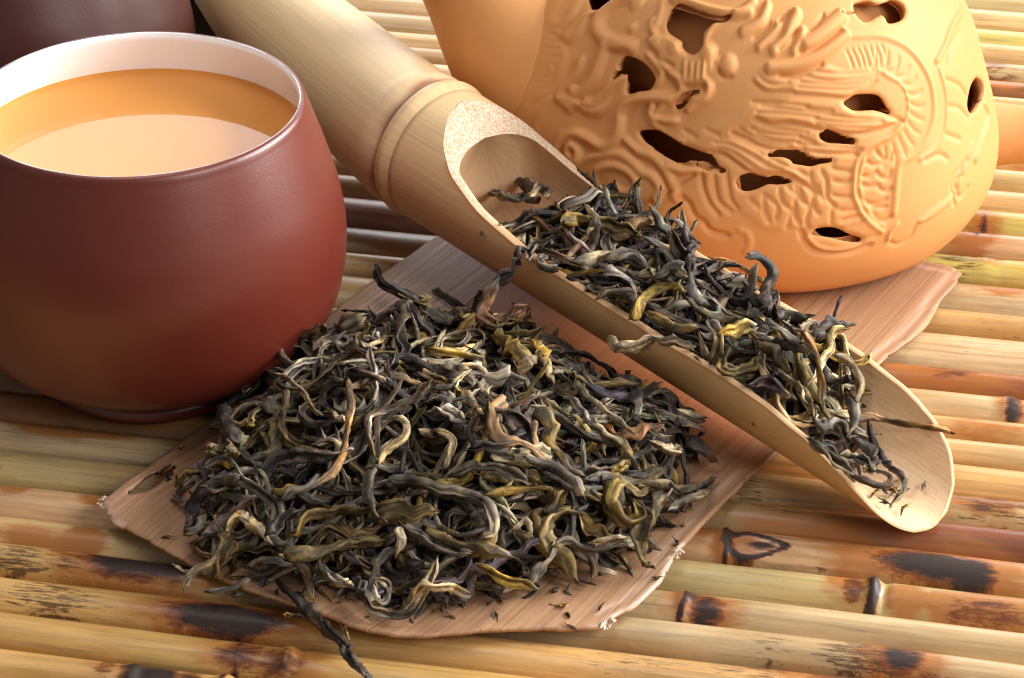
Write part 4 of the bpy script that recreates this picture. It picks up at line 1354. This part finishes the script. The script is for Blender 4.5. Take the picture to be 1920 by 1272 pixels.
def fill(heap, target, allowed, count, wscale=1.0, curve_bias=None, reject=None):
    r = rng
    ok = np.argwhere(allowed)
    made = 0; tries = 0
    while made < count and tries < count * 6:
        tries += 1
        cand = ok[r.integers(0, len(ok), 24)]
        need = target[cand[:, 0], cand[:, 1]] - heap.H[cand[:, 0], cand[:, 1]] + r.normal(size=24) * .10
        c = cand[np.argmax(need)]
        if need.max() < .04:
            continue
        cx, cy = gx[c[1]], gy[c[0]]
        kind = r.random()
        if kind < .52:
            w = r.uniform(.06, .12); L = r.uniform(1.2, 3.4); curl = r.uniform(1.6, 4.0); th = .045
        elif kind < .87:
            w = r.uniform(.12, .23); L = r.uniform(1.2, 3.0); curl = r.uniform(.9, 3.4); th = .035
        elif kind < .95:
            w = r.uniform(.25, .38); L = r.uniform(1.0, 2.2); curl = r.uniform(.8, 2.6); th = .03
        else:
            w = r.uniform(.05, .08); L = r.uniform(1.4, 2.8); curl = 5.2; th = .06
        w *= wscale; L *= (.55 + .45 * wscale)
        xy = rand_curve(np.array([cx, cy]), L, r, curve_bias)
        iy, ix = gi(xy)
        if (~allowed[iy, ix]).mean() > .22:
            continue
        if reject is not None and reject[iy, ix].any():
            continue
        n = len(xy)
        zc = smooth_noise(n, max(3, n / 3), r, .07)
        if r.random() < .35:
            zc[-n // 3:] += np.linspace(0, 1, len(zc[-n // 3:])) ** 1.6 * r.uniform(.1, .55)
        if r.random() < .2:
            zc[:n // 3] += np.linspace(1, 0, len(zc[:n // 3])) ** 1.6 * r.uniform(.1, .45)
        P = heap.drop(xy, w, zc)
        col, tip = pick_colour(r)
        if w > .33 * wscale and r.random() < .5:
            col = np.array(PAL['O']) * r.uniform(.9, 1.5)
        heap.add(P, w, th, col, tip, curl)
        made += 1
    return made


# main heap on the sheath
OUT = [(372, 1005), (388, 940), (446, 872), (452, 800), (500, 735), (590, 690), (700, 668), (850, 662), (960, 665), (1050, 720), (1160, 760), (1330, 800), (1335, 850), (1262, 880), (1245, 955), (1195, 1030),
       (1120, 1082), (1000, 1120), (850, 1142), (725, 1135), (620, 1100), (500, 1078), (400, 1078)]
outw = np.array([gp(x, y, .15) for x, y in OUT])
sdh = poly_sdf(gxy, catmull(np.vstack([outw, outw[:1]]), 5)[:-1]).reshape(GXX.shape)
under = (np.abs(lat) < 1.12) & (s_of > .0) & (s_of < 1.02)
heap = Heap(H_mat)
din = np.clip(-sdh, 0, 9)
lump = .18 * np.sin(GXX * 1.9 + 1) * np.sin(GYY * 1.6) + .10 * np.sin(GXX * 3.7 + GYY * 2.9)
target = .12 + .72 * (1 - np.exp(-din / 1.0)) + lump * np.clip(din, 0, 1)
dsc = np.abs(lat) - 1.25                                   # distance from the scoop
target = np.minimum(target, np.where((s_of > 0) & (dsc < 1.2), .35 + np.clip(dsc, 0, 2) * .75, 9))
allowed = (sdh < 0) & ~under
n1 = fill(heap, target, allowed, 1050)
# a few strays round the foot of the heap
ringz = (sdh > -.15) & (sdh < .45) & ~under & on_sheath
fill(heap, H_mat + .12, ringz, 26, .8)

# tea in the scoop
OUTS = [(915, 385), (950, 345), (1050, 345), (1130, 385), (1230, 445), (1330, 500), (1440, 560), (1540, 612), (1600, 660), (1612, 760), (1600, 830), (1540, 845), (1440, 780), (1330, 722), (1200, 640), (1060, 560), (980, 500), (920, 440)]
outs = np.array([ground(x, y, 2.0 - (x - 900) / 700 * 1.0)[:2] for x, y in OUTS])
sds = poly_sdf(gxy, catmull(np.vstack([outs, outs[:1]]), 5)[:-1]).reshape(GXX.shape)
scoop_heap = Heap(H_sc)
ds_ = np.clip(-sds, 0, 9)
tgt = cz + .10 + .50 * (1 - np.exp(-ds_ / .5)) * np.clip((s_of - .19) / .10, .2, 1) * np.clip((1.02 - s_of) / .25, 0.2, 1) + .12 * np.sin(GXX * 2.5) * np.sin(GYY * 2.1)
tgt = np.where(s_of > .78, cz - .25 + .35 * np.clip((.93 - s_of) / .12, 0, 1), tgt)
alw = (sds < 0) & (np.abs(lat) < 1.08) & open_ & (s_of > .225)
bias = math.atan2(AX[1], AX[0])
n2 = fill(scoop_heap, tgt, alw, 480, .82, None, ~in_ro | (s_of < .205))


# ---- leaves traced one by one
HEROES = """
M D 24 .35 705,497 712,530 745,545 775,560 790,590 | dark leaf with a hooked end rearing up behind the sheath heap beside the red cup
M G 18 .15 812,545 840,562 862,577 890,590
M D 12 .30 900,550 892,575 885,600
M S 14 .15 728,596 770,590 800,598 850,585 882,580 | pale fuzzy twig pointing at the cup from the back of the sheath heap
M G 18 .12 880,582 850,610 830,632 825,655
M D 13 .15 645,585 690,588 700,605 690,640
M O 26 .10 870,605 930,602 985,642
M G 17 .15 965,570 1000,622 1040,682 1100,742 1150,785 1190,812 | long straight grey stem running down the heap towards the scoop
M Y 44 .12 935,628 965,655 1000,688 | broad golden leaf near the scoop at the back of the sheath heap
M Y 26 .12 998,642 1022,682 1035,712
M B 12 .22 651,714 656,769 648,827 619,885 580,915
M G 24 .12 600,895 565,918 535,935
M S 13 .15 744,783 759,790 757,820 721,845 710,872 | pale bent tip shaped like a hook in the middle of the heap
M S 17 .15 819,807 841,816 850,834 834,867 830,882 | short pale upright tip at the centre of the heap
M B 12 .12 655,728 692,707 743,710 790,722
M O 13 .12 538,732 528,798 553,838 619,850
M D 22 .12 484,914 502,871 546,856 619,852 660,845
M G 22 .12 444,896 484,915 517,951 520,985 505,1005
M O 38 .10 542,998 600,958 692,947 760,955 819,955 | broad olive leaf lying lengthwise across the front of the heap
M G 20 .12 728,900 801,915 874,929 915,958 925,995 905,1010
M Y 12 .12 900,928 983,918 1034,915 1038,925 | thin stem with a bright golden tip in the heap
M D 17 .12 885,842 954,831 983,801 998,765
M G 22 .10 998,765 1038,781 1093,812 1150,835
M B 10 .12 1000,790 1002,830 1006,865
M O 40 .08 1012,776 1042,820 1074,871 1098,893 | wide flat olive leaf sloping down below the middle of the scoop
M G 15 .12 885,710 896,732 925,761 940,790
M L 58 .08 905,700 945,692 983,710 | rounded flat grey leaf among twisted ones near the top of the heap
M G 15 .12 571,641 586,663 611,696 640,715
M Y 15 .10 801,656 867,667 900,672
M G 26 .10 848,889 892,874 929,874 961,888 990,905
M G 17 .10 980,856 1038,874 1078,907 1095,930
M G 14 .12 770,730 800,740 838,752 850,780 862,800
M S 14 .10 790,700 830,715 880,745 905,775
M D 20 .10 700,668 760,672 810,690 860,700
M G 24 .08 810,705 850,690 880,700 885,722
M L 20 .10 1070,745 1090,775 1110,800 1140,815 1165,835
M S 17 .06 346,1105 360,1073 405,1046 432,988 454,970 486,997 508,1019 | long pale twisted leaf overhanging the near left edge of the heap
M O 56 .05 432,1005 418,1045 400,1080
M D 20 .10 522,1087 553,1123 594,1163 639,1208 665,1242 684,1270 | long dark twisted leaf hanging over the front edge of the sheath
M G 13 .03 389,1109 420,1104 450,1096 470,1085
M G 20 .06 468,1060 500,1056 540,1060
M B 13 .10 526,1024 558,1051 575,1080 585,1118
M O 24 .08 526,1024 585,1033 650,1022 720,1015
M G 14 .12 706,1085 725,1095 730,1112 718,1128 702,1120 700,1100
M S 17 .08 760,1136 782,1109 810,1100 850,1105 880,1115 | pale curved leaf at the front foot of the heap
M S 15 .12 746,1033 755,1010 745,995 770,995 785,1018
M D 17 .06 665,1087 680,1110 692,1132
M D 26 .08 345,990 360,960 375,930 418,902 450,898
M G 15 .04 346,999 373,983 380,965
M Y 13 .03 391,860 415,865 440,872
M D 36 .06 416,776 427,803 452,832 | stubby dark leaf on the cup side of the heap
M G 18 .08 1100,898 1150,893 1190,900 1255,911 1300,916 1340,898 | long wavy grey leaf reaching out of the heap over the bare sheath
M G 13 .05 1255,956 1277,938 1318,929 1335,905
M Y 40 .08 1160,911 1147,950 1170,974 1200,970 1190,945 | yellow green leaf curled into a cup at the right end of the heap
M O 34 .06 1241,925 1219,970 1196,1010 1214,1042 1226,1060 | thick olive leaf hanging from the heap onto the bare sheath
M S 14 .10 1223,830 1250,844 1275,838
M Y 12 .10 1150,890 1162,876 1175,866
M S 13 .10 1110,1018 1140,1014 1170,1010
M O 30 .08 800,990 850,1015 900,1022 960,1045
M Y 22 .08 900,1060 950,1085 1000,1105
M G 20 .08 750,980 780,1000 820,1020 880,1035
M G 18 .08 600,1050 620,1080 660,1100
M D 22 .08 560,960 520,975 500,1000
M L 16 .10 610,700 650,690 690,700 720,720
M G 20 .08 700,880 690,920 700,950 720,975
M L 22 .08 870,790 830,770 800,775
M K 26 .08 1175,700 1195,740 1190,780
M G 18 .10 1040,700 1075,690 1110,720
M S 12 .10 960,990 985,975 995,1000
S D 20 .12 948,325 974,341 1000,356 | dark pointed leaf tip at the closed end of the scoop
S G 17 .08 904,333 920,360 952,369 1010,377
S S 13 .12 994,368 1008,349 1024,357 1026,370
S O 15 .08 939,357 1030,352 1096,366 1110,378
S L 46 .12 1049,407 1093,384 1134,366 1165,349 1188,347 | broad grey leaf spanning the scoop near its closed end
S G 32 .10 926,423 983,416 1046,401
S Y 28 .14 1058,418 1080,408 1112,410 | small bright yellow leaf in the scoop
S O 20 .10 1105,410 1156,423 1195,437
S D 24 .15 1146,407 1172,385 1202,357
S B 9 .20 1190,382 1235,377 1266,391 1291,411 | thin brown stalk standing out from the scoop in front of the teapot
S S 12 .10 1190,408 1212,412 1233,424
S G 14 .06 903,441 933,427 960,420
S D 36 .06 931,530 961,517 992,495 1005,480 | crumpled dark leaf hanging over the near edge of the scoop
S G 15 .15 992,489 994,470 1011,460 1022,475 1010,492 1020,503 1045,504
S B 15 .12 1014,467 1062,489 1092,503
S G 20 .10 1077,489 1140,482 1190,482 1215,503
S D 20 .08 1109,523 1156,526 1196,533
S G 13 .08 1119,561 1146,548 1184,548 1192,562
S Y 24 .10 1188,600 1203,567 1228,542 1266,536 1282,550 | arched yellow brown leaf in the middle of the scoop
S O 28 .08 1215,583 1241,599 1275,614 1302,614
S S 22 .06 1143,633 1155,652 1190,648 1228,634 1266,640 1300,647 | long silvery wavy leaf lying over the near edge of the scoop
S D 22 .40 1283,421 1286,451 1298,460 1293,484 1293,512 | black twisted leaf sticking up against the teapot
S D 19 .45 1401,482 1419,484 1439,496 1450,514 1440,533 1437,552 1440,582 | dark leaf hooked over at its tip in front of the teapot
S B 11 .22 1318,485 1364,490 1400,507 1432,530
S L 50 .10 1362,531 1390,520 1420,535
S D 20 .10 1292,507 1300,545 1325,570
S G 12 .20 1506,624 1515,608 1532,607 1530,625
S B 12 .30 1510,624 1532,671 1540,718 1543,754
S S 18 .28 1587,616 1563,622 1557,658 1540,688 1515,720 | pale ribbon like leaf standing at the full end of the scoop
S D 24 .28 1530,633 1553,605 1580,612 1605,607 | dark frayed leaf end poking out above the far rim
S G 14 .15 1566,667 1597,684 1612,718 1604,756
S B 11 .12 1604,790 1638,783 1689,796 1740,798 1782,811 | long brown stalk crossing the open end of the scoop past its rim
S D 11 .02 1629,788 1638,832 1663,870 1693,896 1694,918 1670,949 | thin leaf lying alone towards the lip of the scoop
S D 18 .03 1600,822 1633,841 1640,870 1622,880
S G 30 .03 1515,824 1557,858 1600,888 | thick grey leaf end at the foot of the tea in the scoop
S G 18 .04 1574,854 1612,862 1638,883
S L 20 .12 1464,692 1493,718 1519,758
S G 20 .10 1527,786 1540,803 1570,794 1591,822
S G 18 .10 1587,743 1604,777 1591,820
S B 8 .02 1600,892 1638,909 1667,909 1672,892 1652,884
S O 18 .10 1385,648 1354,669 1356,691 1385,697 1423,669
S K 26 .08 1407,722 1445,713 1485,745
S Y 28 .12 1350,628 1385,622 1418,614
S G 22 .10 1330,600 1350,640 1335,680
S D 20 .10 1450,640 1480,650 1520,655
S G 24 .10 1230,520 1262,505 1290,520
S L 18 .12 1440,600 1465,625 1500,640
S O 22 .12 1420,640 1460,668 1480,700
"""
for line in HEROES.strip().splitlines():
    body, _, lab = line.partition('|')
    tk = body.split()
    hp_ = heap if tk[0] == 'M' else scoop_heap
    col = np.array(PAL[tk[1]]) * rng.uniform(.9, 1.2)
    w = float(tk[2]) / 103.0 * .80
    lift = float(tk[3])
    pts = [tuple(map(float, q.split(','))) for q in tk[4:]]
    Hb = hp_.H
    out3 = []
    for x, y in pts:
        z = .6 if tk[0] == 'M' else 1.6
        for _ in range(8):
            p = ground(x, y, z)
            iy, ix = gi(p[:2])
            z1 = Hb[max(0, iy - 1):iy + 2, max(0, ix - 1):ix + 2].max()
            if z1 < -.5:
                z1 = z - .02
            z = .5 * z + .5 * (z1 + .3 * w)
        out3.append(p)
    out3 = np.array(out3)
    zs = out3[:, 2]
    if len(zs) > 2:                                   # calm the heights along the leaf, keep its outline
        sm = np.convolve(np.pad(zs, 1, 'edge'), [.25, .5, .25], 'valid')
        zs = np.maximum(sm, zs - .12)
    zs = zs + lift * .5
    if lift >= .25:                                   # free standing tips rise away from the heap
        zs = zs + lift * np.linspace(1.6, 0, len(zs))
    P = np.array([ground(x, y, z) for (x, y), z in zip(pts, zs)])
    P, _ = resample(catmull(P, 5), max(12, int(np.linalg.norm(np.diff(P, axis=0), axis=1).sum() / .09)))
    curl = 1.5 if w > .24 else 2.8
    tip = np.array(PAL[rng.choice(list('SLO'))]) * .8
    hp_.add(P, w * 1.05, .06 if w < .22 else .045, col, tip, curl, lab.strip() or None, True)

# which leaves show: a small depth buffer over the picture
W_, H_ = 480, 318
depth = np.full((H_, W_), 1e9); owner = np.full((H_, W_), -1)
allv = [(l, 'M') for l in heap.leaves] + [(l, 'S') for l in scoop_heap.leaves]
for k, (l, kk) in enumerate(allv):
    x, y = project(l['P']); dd_ = (l['P'] - CAM) @ FW
    rr_ = max(1, int(l['w'] * 100 / 4 / 2))
    for xi_, yi_, dz in zip((x / 4).astype(int), (y / 4).astype(int), dd_):
        ys, xs = slice(max(0, yi_ - rr_), max(0, yi_ + rr_ + 1)), slice(max(0, xi_ - rr_), max(0, xi_ + rr_ + 1))
        sub = depth[ys, xs]
        m = sub > dz
        sub[m] = dz
        owner[ys, xs][m] = k
cnt = np.bincount(owner[owner >= 0].ravel(), minlength=len(allv)).astype(float)
cnt += np.array([1e5 if l['hero'] and cnt[k] > 0 else 0 for k, (l, _) in enumerate(allv)])
order = np.argsort(-cnt)
single = set(order[:300].tolist())
GRP = {'M': 'twisted tea leaves in the heap on the sheath', 'S': 'twisted tea leaves piled in the bamboo scoop'}
rest = {'M': [], 'S': []}
CN = [('dark', PAL['D']), ('grey', PAL['G']), ('pale', PAL['S']), ('olive', PAL['O']), ('yellow', PAL['Y']), ('brown', PAL['B']), ('light grey', PAL['L'])]


def describe(l, kk):
    c = np.log(np.array(l['col']) + 1e-4)
    col = min(CN, key=lambda q: np.abs(c - np.log(np.array(q[1]))).sum())[0]
    shape = 'broad' if l['w'] > .27 else ('thin' if l['w'] < .15 else 'twisted')
    x, y = project(l['P'][len(l['P']) // 2])
    if kk == 'M':
        i_, j_ = gi(l['P'][len(l['P']) // 2])
        if abs(lat[i_, j_]) < 2.1 and s_of[i_, j_] > .05:
            z = 'sheath heap under the scoop'
        elif x < 520:
            z = "sheath heap below the cup" if y > 900 else 'sheath heap beside the cup'
        elif y > 1035:
            z = "sheath heap's front foot"
        elif x > 1085:
            z = "sheath heap's far end"
        elif y < 715:
            z = "sheath heap's back"
        elif y < 850:
            z = "sheath heap's crest"
        else:
            z = "sheath heap's front slope"
    else:
        z = ('scoop by its node' if x < 1080 else 'scoop near the teapot' if x < 1250 else 'scoop middle' if x < 1420 else 'scoop toward its lip')
    return col, shape, z, x


ORD = ['first', 'second', 'third', 'fourth', 'fifth', 'sixth', 'seventh', 'eighth', 'ninth', 'tenth', 'eleventh', 'twelfth', 'thirteenth', 'fourteenth', 'fifteenth', 'sixteenth', 'seventeenth', 'eighteenth', 'nineteenth', 'twentieth']
classes = {}
for k in sorted(single):
    l, kk = allv[k]
    if not l['label']:
        d_ = describe(l, kk)
        classes.setdefault(d_[:3], []).append((d_[3], k))
for (col, shape, z), mem in classes.items():
    mem.sort()
    for i, (x, k) in enumerate(mem):
        if len(mem) == 1:
            t_ = 'only %s %s tea leaf in the %s' % (shape, col, z)
        else:
            t_ = '%s from left of %s %s leaves, %s' % (ORD[min(i, 19)], shape, col, z)
        allv[k][0]['label'] = t_
for k, (l, kk) in enumerate(allv):
    V, Fc, C_, uv = leaf_mesh(l['P'], l['w'], l['th'], l['seed'], l['col'], l['tip'], l['curl'])
    if k in single:
        c = l['P'][len(l['P']) // 2]
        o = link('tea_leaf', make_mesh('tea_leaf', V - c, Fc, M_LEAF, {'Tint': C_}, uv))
        o.location = c
        tag(o, l['label'], 'tea leaf', GRP[kk])
    else:
        rest[kk].append((V, Fc, C_, uv))
for kk, nm, lb in (('M', 'tea_leaves', 'small dried tea leaves deep in the heap on the sheath'), ('S', 'tea_leaves', 'small dried tea leaves deep in the scoop under the top ones')):
    off = 0; Fs = []
    for v, f, c, u in rest[kk]:
        Fs.append(f + off); off += len(v)
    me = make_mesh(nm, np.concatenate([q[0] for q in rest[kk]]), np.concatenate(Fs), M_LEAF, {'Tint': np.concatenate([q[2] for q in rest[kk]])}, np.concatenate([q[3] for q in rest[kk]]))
    tag(link(nm, me), lb, 'tea leaves', kind='stuff')
# crumbs of leaf scattered round the heap and in the scoop
rc = np.random.default_rng(77)
Vs, Fs, Cs, Us = [], [], [], []
off = 0
spots = []
while len(spots) < 110:
    x, y = rc.uniform(200, 1500), rc.uniform(560, 1200)
    p = gp(x, y, .15)
    iy, ix = gi(p)
    if on_sheath[iy, ix] and -.2 < sdh[iy, ix] < 1.3 and not under[iy, ix] and rc.random() < math.exp(-max(0, sdh[iy, ix]) / .4):
        spots.append((p[0], p[1], H_mat[iy, ix]))
while len(spots) < 135:
    s_, l_ = rc.uniform(.80, .97), rc.normal() * .35
    q_ = SA + AX * SL * s_ + SIDE * l_
    iy, ix = gi(q_[:2])
    if H_sc[iy, ix] > 0 and inb[iy, ix]:
        spots.append((q_[0], q_[1], H_sc[iy, ix]))
for x, y, z in spots:
    L = rc.uniform(.05, .22); a = rc.uniform(0, 6.28); n = 5
    t = np.linspace(-.5, .5, n)[:, None]
    P = np.array([x, y, z + .02]) + t * L * np.array([math.cos(a), math.sin(a), rc.normal() * .1]) + rc.normal(size=(n, 3)) * .008
    V, Fc, C_, uv = leaf_mesh(P, rc.uniform(.03, .07), .02, int(rc.integers(1, 1e6)), np.array(PAL[rc.choice(list('DGOBY'))]), PAL['B'], 2.0, n=6)
    Vs.append(V); Fs.append(Fc + off); Cs.append(C_); Us.append(uv); off += len(V)
me = make_mesh('tea_crumbs', np.concatenate(Vs), np.concatenate(Fs), M_LEAF, {'Tint': np.concatenate(Cs)}, np.concatenate(Us))
tag(link('tea_crumbs', me), 'tiny crumbs of dried tea scattered round the heap and on the scoop', 'tea crumbs', kind='stuff')
